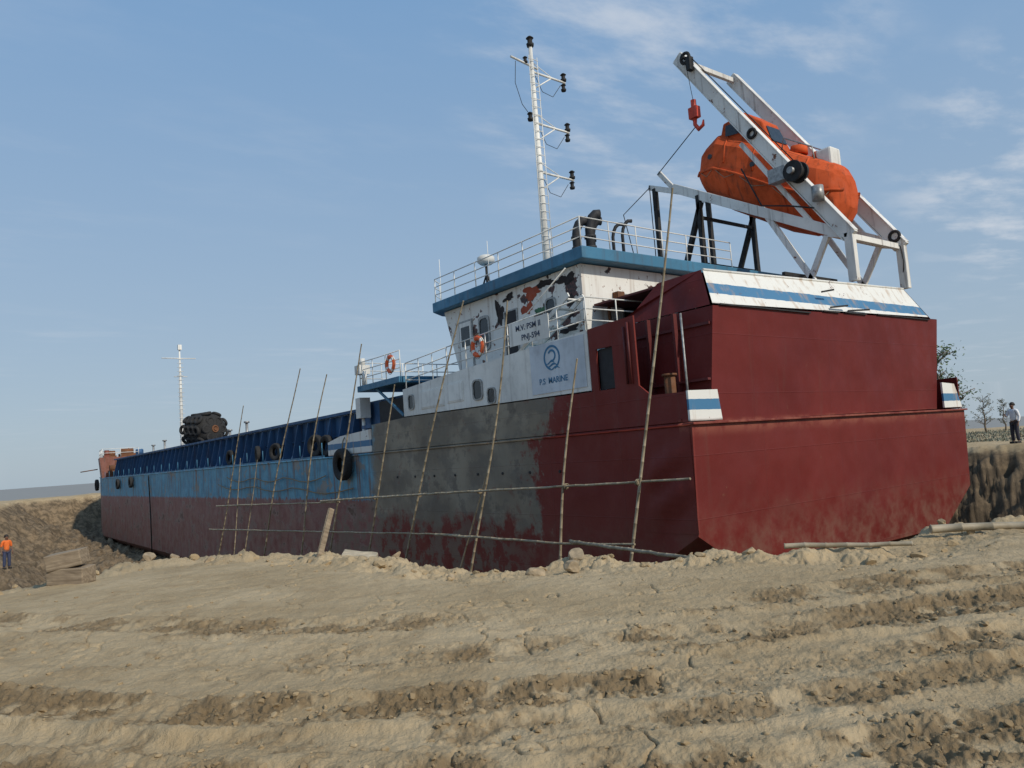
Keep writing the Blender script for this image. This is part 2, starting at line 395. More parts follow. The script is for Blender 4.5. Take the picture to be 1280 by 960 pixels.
def build_ground():
    az=math.atan2(Hd.y,Hd.x)
    fine=np.linspace(-41,41,1000); coarse=np.linspace(41,319,50)[1:-1]
    ang=np.radians(np.concatenate([fine,coarse]))
    rs=list(np.linspace(.05,3.0,10)); r=3.05
    while r<15: rs.append(r); r*=1.0034
    while r<130: rs.append(r); r*=1.011
    while r<7000: rs.append(r); r*=1.25
    rs=np.array(rs); A,Rr=np.meshgrid(az-ang,rs)
    X=CAM.x+Rr*np.cos(A);Y=CAM.y+Rr*np.sin(A)
    Z,ch,bd,d=ground(X,Y)
    nr,nc=X.shape
    co_=np.stack([X,Y,Z],-1).reshape(-1,3)
    i=np.arange(nr-1)[:,None]*nc; j=np.arange(nc)[None,:]; jn=(j+1)%nc
    qd=np.stack([i+j,i+nc+j,i+nc+jn,i+jn],-1).reshape(-1,4)[:, ::-1]
    me=bpy.data.meshes.new('ground');nv=len(co_);nf=len(qd)
    me.vertices.add(nv);me.vertices.foreach_set('co',co_.ravel())
    me.loops.add(nf*4);me.loops.foreach_set('vertex_index',qd.ravel().astype(np.int32))
    me.polygons.add(nf);me.polygons.foreach_set('loop_start',np.arange(0,nf*4,4,dtype=np.int32))
    me.polygons.foreach_set('use_smooth',np.ones(nf,bool))
    me.update(calc_edges=True)
    wet=np.clip(ch*.75+bd*.20,0,1); pit=ss(.0,.9,d)
    me.attributes.new('wet','FLOAT','POINT').data.foreach_set('value',wet.ravel().astype(np.float32))
    me.attributes.new('pit','FLOAT','POINT').data.foreach_set('value',pit.ravel().astype(np.float32))
    if me.polygons[5000].normal.z<0: me.flip_normals()
    N=NT('dry_clay_ground'); v=N.obj(); X_,Y_,Z_=N.sep(v)
    w=N.n('ShaderNodeAttribute',attribute_name='wet').outputs['Fac']; p=N.n('ShaderNodeAttribute',attribute_name='pit').outputs['Fac']
    a=N.noise(v,.5,6,.6);b=N.noise(v,5,8,.7);c_=N.noise(v,40,5,.65);e_=N.noise(v,1.6,6,.65)
    c=N.mix(N.rng(a,.3,.7),(.37,.275,.158),(.49,.38,.235))
    c=N.mix(N.math('MULTIPLY',N.rng(e_,.48,.68),.45),c,(.29,.205,.112))
    c=N.mix(N.math('MULTIPLY',N.rng(b,.48,.72),.5),c,(.27,.19,.10))
    c=N.mix(N.math('MULTIPLY',N.rng(c_,.5,.8),.4),c,(.55,.45,.30))
    wm=N.rng(N.math('ADD',w,N.math('MULTIPLY',N.math('SUBTRACT',b,.5),1.2)),.12,.9)
    c=N.mix(N.math('MULTIPLY',wm,.8),c,N.mix(c_,(.11,.073,.036),(.235,.162,.087)))
    pm=N.rng(N.math('ADD',p,N.math('MULTIPLY',N.math('SUBTRACT',b,.5),1.0)),.1,.7)
    c=N.mix(N.math('MULTIPLY',pm,.9),c,N.mix(N.rng(e_,.38,.62),(.085,.062,.040),(.25,.18,.11)))
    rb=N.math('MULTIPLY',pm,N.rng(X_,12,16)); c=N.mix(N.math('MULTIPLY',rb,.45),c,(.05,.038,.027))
    h=N.math('ADD',N.math('MULTIPLY',b,1.0),N.math('MULTIPLY',c_,.4))
    N.out(c,.92,N.bump(h,.85,.035),spec=.12)
    me.materials.append(N.mat)
    ob=bpy.data.objects.new('ground',me);COL.objects.link(ob);ob['kind']='structure'
build_ground()

def build_water():
    b=B();n=96
    for (r0,r1) in ((101,400),(400,2000),(2000,9000)):
        vs=[];fs=[]
        for i in range(n):
            t=2*math.pi*i/n; vs+=[(r0*math.cos(t),30+r0*math.sin(t),-1.1),(r1*math.cos(t),30+r1*math.sin(t),-1.1)]
        for i in range(n): j=(i+1)%n; fs.append((2*i,2*i+1,2*j+1,2*j))
        b.add(vs,fs)
    N=NT('muddy_sea_water');v=N.obj();a=N.noise(N.mapv(v,(.02,.02,1)),1,4);w=N.noise(v,.9,4)
    mt=N.out(N.mix(a,(.22,.20,.165),(.29,.26,.215)),.5,N.bump(w,.35,.15))
    o=b.make('sea_water',None,[mt]);o['kind']='structure'
build_water()

def build_clods():
    bm=bmesh.new();bmesh.ops.create_icosphere(bm,subdivisions=2,radius=1);bv=np.array([v.co[:] for v in bm.verts]);bf=np.array([[v.index for v in fc.verts] for fc in bm.faces]);bm.free()
    rng=np.random.default_rng(4)
    n0=110000
    ang=np.radians(rng.uniform(-38,38,n0)); r=np.exp(rng.uniform(math.log(3.4),math.log(17),n0))
    az=math.atan2(Hd.y,Hd.x)
    x=CAM.x+r*np.cos(az-ang);y=CAM.y+r*np.sin(az-ang)
    z,ch,bd,d=ground(x,y)
    lipm=np.exp(-((d+.5)/.6)**2)
    clump=ss(.45,.65,fbm(x*1.7,y*1.7,131,3))
    p=.007+ch*.15+lipm*.08*clump+.03*clump*bd; p=np.where(d>.6,0,p)
    k=rng.uniform(0,1,n0)<p
    x,y,z,lipm,ch=x[k],y[k],z[k],lipm[k],ch[k];n=len(x)
    sz=.004+.030*rng.random(n)**5+lipm*rng.random(n)**7*.13
    P=np.zeros((n,len(bv),3))
    for i in range(n):
        q=bv*(1+.45*(rng.random((len(bv),1))-.5))
        for _ in range(3):
            dv=rng.normal(size=3);dv/=np.linalg.norm(dv)
            pr=q@dv; q=q-np.maximum(pr-.55,0)[:,None]*dv
        th=rng.uniform(0,6.28);c_,s_=math.cos(th),math.sin(th)
        q=q*np.array([1,rng.uniform(.6,1),rng.uniform(.45,.8)])
        q=np.stack([q[:,0]*c_-q[:,1]*s_,q[:,0]*s_+q[:,1]*c_,q[:,2]],-1)
        P[i]=q*sz[i]+np.array([x[i],y[i],z[i]+sz[i]*.15])
    F=(bf[None]+(np.arange(n)*len(bv))[:,None,None]).reshape(-1,3)
    me=bpy.data.meshes.new('earth_clods');me.from_pydata(P.reshape(-1,3).tolist(),[],F.tolist())
    me.attributes.new('wet','FLOAT','POINT').data.foreach_set('value',np.repeat(ch,len(bv)).astype(np.float32))
    N=NT('clod_earth');v=N.obj();a=N.noise(v,1.3,5);c_=N.noise(v,35,5);w=N.n('ShaderNodeAttribute',attribute_name='wet').outputs['Fac']
    c=N.mix(N.rng(a,.35,.65),(.33,.24,.135),(.46,.35,.21));c=N.mix(N.math('MULTIPLY',w,.75),c,(.19,.13,.068));N.out(N.mix(N.math('MULTIPLY',c_,.4),c,(.22,.16,.09)),.95,N.bump(c_,.7,.01),spec=.12)
    me.materials.append(N.mat)
    ob=bpy.data.objects.new('earth_clods',me);COL.objects.link(ob);ob['kind']='stuff';tag(ob,'crumbled clods of dry and damp clay on the ground','clods')
build_clods()

# ------------------------------------------------------------------ ship
ship=empty('cargo_ship',(7.6,40,-5.3),'long beached maroon and blue cargo ship in an earth dock','ship')
def hull_ring(y,hw,zb,ch,chz,zt=2.0,yt=None,cx=7.6):
    pts=[(cx-hw,zt),(cx-hw,chz),(cx-hw+ch,zb),(cx+hw-ch,zb),(cx+hw,chz),(cx+hw,zt)]
    return [(x,y+(0 if yt is None else (z-zb)/(zt-zb)*yt),z) for (x,z) in pts]
B().loft([hull_ring(.06,7.6,-2.0,2.1,-.75,yt=-.16),hull_ring(2.5,7.6,-3.1,1.6,-2.2),hull_ring(8,7.6,-5.3,.9,-4.5),hull_ring(40,7.6,-5.3,.8,-4.6),hull_ring(88,7.6,-5.3,.8,-4.6),
  hull_ring(94,6.9,-5.2,.9,-4.3,2.2,yt=.5),hull_ring(98,5.2,-4.9,.9,-3.8,2.4,yt=1.2),hull_ring(101,2.6,-4.0,.7,-3.0,2.6,yt=2.0),hull_ring(102.3,.7,-2.6,.3,-2,2.8,yt=2.2)],0,False).make('hull',ship,['hull'])
B().tube([(-.01,-.1,1.99),(-.01,30,1.99),(-.01,88,2.02),(.65,94.4,2.2)],.045,8,0).make('rubbing_strake',ship,['hull'])
B().box((-.05,-.2,1.97),(15.25,.14,2.03),0).make('stern_ledge',ship,['hull'],bevel=.012)
B().tube([(15.21,.0,1.99),(15.21,88,2.02)],.045,8,0).make('rubbing_strake',ship,['hull'])
rn=random.Random(12); b=B(); nu,nv=11,16; vs=[]
for j in range(nv):
    z=-.7+j*2.62/(nv-1)
    for i in range(nu):
        t=i/(nu-1); y=-.02+t*1.7
        env=math.sin(math.pi*t)*math.sin(math.pi*j/(nv-1))
        vs.append((-.012-env*(.06+.09*math.sin(j*1.1+t*6)+rn.uniform(0,.02)),y,z))
b.add(vs,[(j*nu+i,j*nu+i+1,(j+1)*nu+i+1,(j+1)*nu+i) for j in range(nv-1) for i in range(nu-1)],0,True)
b.make('dented_plate',ship,['hull'],label='dented maroon plate at the stern corner')
T=.06; b=B()
b.prism([(0.0,2.05),(17.25,2.05),(17.25,3.22),(14.3,3.3),(3.36,3.15),(1.55,3.13),(1.15,2.82),(0.0,2.8)],0,0,T,0)
b.prism([(1.55,3.10),(2.42,3.10),(2.42,4.97),(1.55,5.0)],0,.004,T,0)
b.prism([(3.06,3.10),(3.34,3.10),(3.34,4.93),(3.06,4.94)],0,.004,T,0)
b.prism([(2.42,4.32),(3.06,4.32),(3.06,4.94),(2.42,4.97)],0,.004,T,0)
b.make('stern_bulwark',ship,['hull'])
B().box((15.14,0,2.05),(15.2,17.25,3.2),0).make('stern_bulwark',ship,['hull'])
B().box((-.02,.2,2.06),(-.001,17.2,2.14),0).make('deck_edge_strip',ship,['hull'])
for i in range(8): B().tube([(-.03,5.0+i*1.45,.95),(.0,5.0+i*1.45,.95)],.045,12,0).make('scupper_hole',ship,['dark'])
for yy,z1 in ((1.9,4.75),(1.75,4.85)): B().tube([(-.04,yy,3.2),(-.04,yy,z1)],.03,8,0).make('bulwark_pipe',ship,['maroon'])
B().prism([(2.43,3.17),(3.05,3.17),(3.05,4.31),(2.43,4.31)],0,.09,.12,0).make('bulwark_doorway_shade',ship,['dark'],label='black panel as painted shade inside the side plating doorway')  # black sheet behind the opening stands in for its inner shade
B().prism([(0.0,2.06),(1.25,2.06),(1.15,2.84),(0.0,2.82)],1,-.07,-.01,0).make('striped_corner_plate',ship,['stripe_low'])
B().prism([(13.75,2.1),(15.15,2.1),(14.7,2.95),(13.75,3.0)],1,-.07,-.01,0).make('striped_corner_plate',ship,['stripe_low'])
B().prism([(17.3,2.06),(21.9,2.06),(21.9,2.7),(20.5,2.92),(17.3,3.05)],0,-.03,.03,0).make('striped_corner_plate',ship,['stripe_low'])
b=B()
def strip_tr(zl,zr,y,x0,x1,n=5):
    return [((x0+(x1-x0)*i/(n-1)),y,zl+(zr-zl)*i/(n-1)) for i in range(n)]
b.add(strip_tr(2.03,2.08,.14,1.05,13.6)+strip_tr(5.02,5.27,-.1,1.25,13.9),[(i,i+1,5+i+1,5+i) for i in range(4)],0)
b.add([(1.05,.14,2.03),(1.05,3.9,2.03),(1.25,3.9,5.05),(1.25,-.1,5.02)],[(0,1,2,3)],0)
b.add([(1.25,-.02,5.06),(1.25,3.6,5.06),(1.3,2.6,5.45),(1.55,1.95,6.08),(1.62,.45,6.12)],[(0,1,2,3,4)],0)
b.add([(13.6,.14,2.08),(13.6,4.8,2.08),(13.9,4.8,5.27),(13.9,-.1,5.27)],[(0,1,2,3)],0)
b.add([(13.6,-.02,5.3),(13.6,4.8,5.3),(13.0,4.8,6.4),(12.9,.45,6.4)],[(0,1,2,3)],0)
b.add([(1.25,-.1,5.03),(13.9,-.1,5.28),(13.9,.02,5.28),(1.25,.02,5.03)],[(0,1,2,3)],0)
b.make('upper_transom',ship,['hull'])
b=B(); N_=6
a0=[(1.3+(13.35-1.3)*i/N_,-.06,5.09+.25*i/N_) for i in range(N_+1)]; a1=[(1.65+(12.75-1.65)*i/N_,.42,6.12+.30*i/N_) for i in range(N_+1)]
b.add(a0+a1,[(i,i+1,N_+2+i,N_+1+i) for i in range(N_)],0)
b.tube([a1[0],a1[-1]],.04,8,0)
b.make('striped_transom_strip',ship,['stripe_top'],label='white and blue striped band with rust above the maroon transom')
for (xx,w_) in ((1.5,4.2),(6.4,.9),(7.6,1.3),(9.6,3.6)):
    B().box((xx,-.16,5.035+.02*(xx-1.3)),(xx+w_,-.07,5.075+.02*(xx-1.3)),0).make('torn_plate_edge',ship,['blackiron'],label='dark torn plate edge below the striped band')
for (xx,zz,l) in ((6.9,5.3,.8),(7.9,5.25,1.1),(6.5,5.75,.5)):
    B().beam((xx,-.10,zz),(xx+l,-.2,zz+.08),.05,.05,0).make('loose_bar',ship,['blackiron'],label='loose dark bar caught on the stern edge')
B().box((.07,.05,1.96),(15.1,17.2,2.02),0).make('stern_deck',ship,['maroon'])
B().box((1.3,3.35,2.05),(13.55,3.42,5.0),0).make('deck_bulkhead',ship,['maroon'])
B().box((1.7,.46,6.0),(12.8,4.75,6.06),0).make('davit_deck',ship,['maroon'])
b=B()
for yy in (1.05,2.0,2.9): b.box((.985,yy-.04,2.05),(1.12,yy+.04,5.0),0)
b.box((.98,.06,3.1),(1.1,3.8,3.16),0); b.box((1.15,.0,4.55),(1.2,3.8,4.62),0)
b.make('bulwark_frame',ship,['maroon'])
B().tube([(.5,.35,2.05),(.5,.35,4.85)],.028,8,0).make('bulwark_stanchion',ship,['steel'])
b=B(); b.tube([(.55,.95,2.05),(.55,.95,3.3)],.15,14,0); b.tube([(.55,.95,3.3),(.55,.95,3.36)],.2,14,0); b.box((.3,.7,2.03),(.8,1.2,2.1),0); b.make('mooring_bollard',ship,['rust'])
b=B()
b.prism([(3.36,3.19),(14.3,3.34),(14.3,4.42),(11.0,4.6),(3.36,4.92)],0,-.008,.05,0)
b.prism([(14.3,3.34),(14.25,3.34),(14.25,4.42),(14.3,4.42)],0,.052,15.0,0)
b.make('side_plating',ship,['white'])
B().box((15.15,3.36,3.21),(15.21,14.3,4.9),0).make('side_plating',ship,['white'])
B().box((.06,3.5,4.36),(15.14,14.2,4.41),0).make('boat_deck',ship,['blue'])
def window(name,parent,x,y,z,w,h,label=None):
    b=B(); r=min(w,h)*.3; pts=[]
    for (cy,cz,a0) in ((w/2-r,h/2-r,0),(-w/2+r,h/2-r,90),(-w/2+r,-h/2+r,180),(w/2-r,-h/2+r,270)):
        for k in range(5):
            t=math.radians(a0+k*22.5); pts.append((cy+r*math.cos(t),cz+r*math.sin(t)))
    n=len(pts)
    o=[(x-.035,y+p[0],z+p[1]) for p in pts]; i_=[(x-.035,y+p[0]*.78,z+p[1]*.85) for p in pts]; bk=[(x-.004,y+p[0]*.78,z+p[1]*.85) for p in pts]; ob=[(x+.01,y+p[0],z+p[1]) for p in pts]
    for u,v_ in ((o,i_),(o,ob),(i_,bk)): b.add(u+v_,[(k,(k+1)%n,n+(k+1)%n,n+k) for k in range(n)],0)
    b.add(bk,[tuple(range(n))],1)
    return b.make(name,parent,['steel','glass'],label=label)
for (yy,zz,w,h) in ((9.0,3.83,.62,.72),(8.2,3.55,.5,.55),(13.65,3.85,.45,.6)): window('window',ship,-.012,yy,zz,w,h)
for (y0,y1,z0,z1) in ((9.9,11.0,3.55,4.25),(11.2,12.9,3.5,4.2)):
    b=B();b.box((-.03,y0,z0),(-.009,y1,z1),0); b.box((-.045,y0+.06,z0+.05),(-.031,y1-.06,z1-.05),0);b.make('access_plate',ship,['white'],bevel=.004)
b=B(); hx0,hx1=1.3,13.9
b.prism([(4.8,4.42),(11.9,4.42),(12.9,7.34),(4.8,7.34)],0,hx0,hx1,0)
house=b.make('deckhouse',ship,['house'])
def hpart(b,name,mats,label=None,bevel=0): return b.make(name,house,mats,bevel,label)
b=B()
b.box((1.27,10.95,4.6),(1.299,11.9,6.75),0); b.box((1.25,11.03,4.7),(1.269,11.82,6.67),1); b.box((1.235,11.15,5.75),(1.249,11.7,6.5),2); b.box((1.20,11.08,5.5),(1.249,11.14,5.56),0)
hpart(b,'door',['steel','white','glass'],'weathered white cabin door with glazed upper panel')
for (yy,zz,w,h) in ((10.2,6.05,.7,1.3),(6.35,6.2,.55,.75)): window('window',house,1.288,yy,zz,w,h)
b=B(); b.box((1.268,8.15,4.5),(1.299,8.95,6.6),0); b.box((1.262,8.22,4.55),(1.267,8.88,6.55),1); hpart(b,'doorway',['steel','dark'],'framed deckhouse doorway with a black panel as its shade')  # black panel in the frame paints the shade of the opening
def patch(y,z,ry,rz,seed,mi,lab='dark patch where white paint has peeled away'):
    rn=random.Random(seed); n=34; ph=[rn.uniform(0,6.28) for _ in range(5)]; pts=[]
    for k in range(n):
        t=2*math.pi*k/n; r=1+.28*math.sin(2*t+ph[0])+.2*math.sin(3*t+ph[1])+.14*math.sin(5*t+ph[2])+.09*math.sin(9*t+ph[3])+.06*math.sin(14*t+ph[4])
        pts.append((y+ry*r*math.cos(t),min(7.33,z+rz*r*math.sin(t))))
    xx=1.2975-.0009*seed
    hpart(B().add([(xx,y,z)]+[(xx,p[0],p[1]) for p in pts],[(0,1+k,1+(k+1)%n) for k in range(n)],0),'peeled_patch',[mi],lab)
for i,(y,z,ry,rz,mm) in enumerate(((9.2,6.6,.20,.5,'patch'),(7.5,5.85,.42,.2,'patch'),(6.6,7.1,.42,.15,'patch'),(5.5,7.0,.35,.2,'patch'),(5.35,6.1,.25,.3,'patch'),(7.3,6.95,.5,.18,'patchred'),(7.6,6.45,.28,.2,'patchred'),(6.9,6.25,.22,.14,'patchgreen'),(5.5,5.4,.4,.13,'patch'),(8.6,7.05,.3,.12,'patch'))): patch(y,z,ry,rz,i+1,mm,{'patch':'dark patch where white paint has peeled away','patchred':'orange red patch of old paint','patchgreen':'small green patch of old paint'}[mm])
b=B(); b.box((3.0,4.77,4.5),(3.75,4.799,6.5),0); b.box((3.05,4.755,5.3),(3.7,4.769,6.3),1); hpart(b,'door',['steel','dark'],'rusted door in the after wall')
hpart(B().tube([(2.3,4.7,6.2),(2.3,4.7,5.2),(2.35,4.5,5.0)],.05,8,0),'wall_pipe',['rust']); hpart(B().box((2.6,4.55,6.2),(2.9,4.79,6.5),0),'wall_fitting',['rust'])
for i in range(7):
    x0=1.7+i*1.72
    hpart(B().add([(x0,12.32,5.55),(x0+1.35,12.32,5.55),(x0+1.35,12.74,6.8),(x0,12.74,6.8)],[(0,1,2,3)],0),'wheelhouse_window',['glass'])
B().prism([(.95,4.3),(14.25,4.3),(14.25,13.2),(13.6,13.75),(1.7,13.75),(.95,13.2)],2,7.37,7.76,0).make('deckhouse_roof',ship,['blue'],bevel=.03)
b=B(); b.rail([(1.6,13.6,7.76),(1.05,13.1,7.76),(1.05,4.42,7.76),(8.5,4.42,7.76)],.95,3,1.35,.02,0); b.make('roof_railing',ship,['white'])
b=B(); b.rail([(3.0,14.15,4.46),(.08,14.15,4.46),(.08,11.0,4.62),(.08,3.45,4.9)],1.0,3,1.25,.02,0)
b.rail([(.08,3.42,4.9),(5.0,3.42,4.95)],1.0,3,1.25,.02,0); b.make('deck_railing',ship,['white'])
b=B()
for xx in (.35,.95): b.beam((xx,4.4,6.2),(xx,7.6,4.5),.05,.14,0)
for i in range(8):
    t=(i+.5)/8; b.box((.38,4.4+3.2*t-.1,6.2-1.7*t-.02),(.92,4.4+3.2*t+.1,6.2-1.7*t+.02),0)
b.tube([(.3,4.4,7.0),(.3,7.6,5.4)],.02,6,0); b.make('deck_ladder',ship,['white'])
B().box((-.12,14.35,4.72),(3.4,18.2,4.98),0).beam((.1,14.5,3.4),(.1,16.8,4.74),.07,.12,0).make('bridge_platform',ship,['blue'],bevel=.02)
b=B(); b.rail([(3.2,18.1,4.98),(0,18.1,4.98),(0,14.4,4.98)],1.05,3,1.2,.02,0); b.make('platform_railing',ship,['white'])
b=B(); b.tube([(.1,18.0,4.9),(.1,18.0,5.9)],.07,8,0); b.box((-.15,17.8,5.5),(.35,18.3,5.9),0); b.tube([(.1,18.0,5.9),(.1,18.0,6.2)],.12,10,0); b.make('navigation_light',ship,['white'])
B().tube([(-.02,17.6,5.0),(-.02,17.6,5.6)],.1,8,0).make('deck_vent',ship,['white'])
b=B(); b.box((.0,18.25,3.6),(.5,18.7,4.5),0); b.tube([(.25,18.5,2.1),(.25,18.5,3.6)],.08,8,0); b.make('deck_locker',ship,['white'])
b=B(); b.box((.7,14.35,2.05),(14.5,19.6,4.34),0); b.box((.4,14.35,3.2),(.69,17.2,4.2),1); b.box((.0,17.3,3.1),(.69,18.2,3.25),0)
for yy in (15.2,16.3,17.4,18.5): b.box((.6,yy,2.05),(.695,yy+.08,4.3),0)
b.make('forward_casing',ship,['coaming','dark'])
b=B()
for (x0,x1,sg) in ((1.0,1.08,-1),(14.12,14.2,1)):
    b.box((x0,19.65,2.03),(x1,84.5,4.0),0)
    xx=x0 if sg<0 else x1
    b.box((min(xx+sg*.28,x1),19.65,4.001),(max(xx+sg*.28,x0),84.5,4.14),0)
    b.box((min(xx+sg*.10,xx-sg*.001),19.65,3.0),(max(xx+sg*.10,xx-sg*.001),84.5,3.06),0)
    y=20.4
    while y<84:
        b.prism([(xx,2.04),(xx+sg*.75,2.04),(xx+sg*.62,2.3),(xx+sg*.26,3.95),(xx,3.95)],1,y-.03,y+.03,0)
        y+=1.45
b.box((1.09,84.4,2.03),(14.1,84.5,4.0),0); b.box((1.09,19.66,2.03),(14.1,19.75,4.1),0)
b.make('hatch_coaming',ship,['coaming'])
B().box((.02,17.3,1.95),(15.18,88,2.022),0).make('main_deck',ship,['coaming'])
b=B(); b.box((-.02,22.5,2.03),(.03,87,2.12),0)
y=23
while y<87: b.tube([(.12,y,2.03),(.12,y,2.75)],.025,5,0); y+=2.9
b.make('deck_edge_bar',ship,['blue'])
for y,h in ((41,5.0),(45,4.7),(66,5.1),(71,4.9)):
    b=B();b.tube([(2.2,y,3.0),(2.2,y,h)],.1,8,0); b.tube([(2.2,y,h),(2.2,y,h+.12)],.2,8,0);b.make('deck_vent',ship,['steel'])
def fring(z,o):
    ys=[88,94.0,98.6,102.2,103.6];hw=[7.6,6.9,5.2,2.6,.5]
    return [(7.6-(h+o*.2),y+o*.3,z) for y,h in zip(ys,hw)]+[(7.6+(h+o*.2),y+o*.3,z) for y,h in zip(ys[::-1],hw[::-1])]
B().loft([fring(2.0,0),fring(4.5,1)],0,False,True).make('forecastle',ship,['fore'])
b=B(); b.rail([(4,88.2,4.5),(.1,88.3,4.5),(.6,93.8,4.5),(2.2,98.4,4.5),(4.9,102.0,4.5)],1.0,2,2.2,.03,0); b.make('bow_railing',ship,['white'])
rn=random.Random(17)
for (p,q,mm) in (((.5,86.2,2.1),(2.0,87.4,3.7),'rust'),((2.4,90,4.52),(4.0,92,5.3),'rust'),((4.6,93,4.52),(5.6,94.2,5.2),'coaming'),((1.6,94.5,4.52),(2.6,95.4,5.2),'rust'),((.6,90.5,4.52),(1.3,91.2,5.1),'fore')):
    b=B(); b.box(p,(q[0],q[1],(p[2]+q[2])/2),0); cxx=(p[0]+q[0])/2;cyy=(p[1]+q[1])/2
    b.tube([(p[0]+.1,cyy,(p[2]+q[2])/2+.25),(q[0]-.1,cyy,(p[2]+q[2])/2+.25)],.38,12,0); b.tube([(cxx,cyy,(p[2]+q[2])/2),(cxx+rn.uniform(-.3,.3),cyy,q[2]+.3)],.06,6,0)
    b.make('deck_winch',ship,[mm])
B().tube([(.1,92,3.2),(-1.6,93,3.0)],.06,6,0).make('bow_fairlead',ship,['rust'])
b=B()
b.tube([(7.6,82.2,3),(7.6,82.2,12),(7.6,82.2,17.0)],[.22,.16,.08],10,0)
b.tube([(5.6,82.2,15.6),(9.4,82.2,15.6)],.06,6,0); b.tube([(6.9,82.2,13.4),(8.4,82.2,13.4)],.05,6,0)
for i in range(24): b.tube([(7.25,82,4+i*.5),(7.95,82,4+i*.5)],.03,5,0)
b.box((7.4,81.9,16.6),(7.8,82.3,17.2),0)
b.make('foremast',ship,['white'])
b=B(); mx,my=6.0,11.9
b.tube([(mx,my,7.7),(mx,my,13),(mx,my,19.3)],[.17,.14,.085],12,0)
for z in np.arange(8.2,18.8,.36): b.tube([(mx-.28,my-.12,z),(mx+.0,my-.16,z),(mx+.28,my-.12,z)],.016,5,0)
for sx in (-.28,.28): b.tube([(mx+sx,my-.12,8),(mx+sx*.8,my-.12,18.8)],.018,5,0)
b.tube([(mx-1.15,my,18.55),(mx+.3,my,18.35)],.05,8,0)
for z,l in ((18.1,1.9),(15.75,1.9),(13.55,1.95)):
    b.tube([(mx,my,z+.05),(mx+l,my,z)],.05,8,0); b.tube([(mx,my,z-.75),(mx+l*.55,my,z-.02)],.03,6,0)
    b.tube([(mx,my,z+.5),(mx+l*.6,my,z+.05)],.02,6,0)
mast=b.make('signal_mast',ship,['white'])
def lamp(p,s=1):
    x,y,z=p
    B().tube([(x,y,z),(x,y,z+.1*s),(x,y,z+.11*s),(x,y,z+.3*s),(x,y,z+.31*s),(x,y,z+.38*s)],[.12*s,.14*s,.09*s,.09*s,.14*s,.06*s],10,0).make('mast_lamp',mast,['blackiron'])
lamp((mx,my,19.3),1.25)
for z,l in ((18.1,1.9),(15.75,1.9),(13.55,1.95)):
    lamp((mx+l-.08,my,z+.05)); lamp((mx+l-.12,my,z-.42),.9)
lamp((mx-.3,my,15.85)); lamp((mx-.35,my,18.45),.8)
for z0 in (18.0,15.6,13.4): B().tube([(mx+.15,my,z0),(mx+.5,my,z0-.65),(mx+1.1,my,z0-.75),(mx+1.6,my,z0-.1)],.014,5,0).make('mast_cable',mast,['rubber'])
B().tube([(mx-.9,my,18.4),(mx-1.0,my,17.4),(mx-.7,my,16.5),(mx-.2,my,16.0)],.014,5,0).make('mast_cable',mast,['rubber'])
for (px,py,h,r) in ((3.55,7.3,2.0,.15),(3.95,7.0,2.2,.17),(4.3,7.3,2.1,.14),(5.0,6.9,1.95,.06),(5.4,6.8,2.1,.06)):
    b=B();z0=7.76
    b.tube([(px,py,z0),(px,py,z0+h*.74),(px+.03,py-.03,z0+h*.84),(px+.10,py-.08,z0+h*.93),(px+.2,py-.14,z0+h*.98),(px+.34,py-.2,z0+h*.98)],[r,r,r*1.02,r*1.08,r*1.12,r*1.15],14,0)
    if r>.1:
        for zz in (.4,.9,1.3): b.tube([(px,py,z0+zz),(px,py,z0+zz+.1)],r*1.28,14,0)
    b.make('exhaust_pipe',ship,['dark'])
b=B(); ax_,ay_=2.0,10.8
b.tube([(ax_,ay_,7.76),(ax_,ay_,8.9)],.05,8,1)
for k in range(3):
    t=k*2.1; b.tube([(ax_+.3*math.cos(t),ay_+.3*math.sin(t),7.78),(ax_,ay_,8.5)],.035,6,1)
b.tube([(ax_,ay_,8.85),(ax_,ay_,8.95),(ax_,ay_,9.12),(ax_,ay_,9.2),(ax_,ay_,9.24)],[.22,.34,.34,.22,.03],16,0)
b.make('antenna_dome',ship,['white','blackiron'])
B().tube([(1.4,13.2,7.76),(1.4,13.2,9.6)],.012,5,0).make('whip_antenna',ship,['white']); B().tube([(1.1,9.4,7.76),(1.1,9.4,9.3)],.012,5,0).make('whip_antenna',ship,['white'])

def text(s,y,z,size,x,name,parent,mat='letter',sx=1):
    cu_=bpy.data.curves.new('t','FONT');cu_.body=s;cu_.size=size;cu_.align_x='CENTER';cu_.extrude=.002;cu_.offset=size*.018
    o=bpy.data.objects.new('t',cu_);COL.objects.link(o);bpy.context.view_layer.update()
    me=bpy.data.meshes.new_from_object(o.evaluated_get(bpy.context.evaluated_depsgraph_get()))
    bpy.data.objects.remove(o)
    me.transform(Matrix(((0,0,-1,x),(-sx,0,0,y),(0,1,0,z),(0,0,0,1))))
    me.materials.clear();me.materials.append(M[mat]);me.name=name
    ob=bpy.data.objects.new(name,me);COL.objects.link(ob);setp(ob,parent)
    return ob
eb=B().box((-.03,3.5,3.32),(-.012,6.0,4.83),0).make('emblem_board',ship,['board'],label='grey white board with round blue emblem and lettering')
b=B()
def annul(b,cy,cz,ro,ri,x,a0=0,a1=360,n=40,mi=0):
    vs=[]
    for i in range(n+1):
        t=math.radians(a0+(a1-a0)*i/n)
        for r in (ri,ro):
            for xx in (x,x+.006): vs.append((xx,cy+r*math.cos(t),cz+r*math.sin(t)))
    fs=[]
    for i in range(n):
        a=4*i;c=4*i+4; fs+=[(a,a+2,c+2,c),(a+2,a+3,c+3,c+2),(a+3,a+1,c+1,c+3),(a+1,a,c,c+1)]
    b.add(vs,fs,mi)
ey,ez=4.95,4.36
annul(b,ey,ez,.38,.315,-.037,-75,250)
annul(b,ey,ez+.06,.19,.125,-.037,30,290,24)
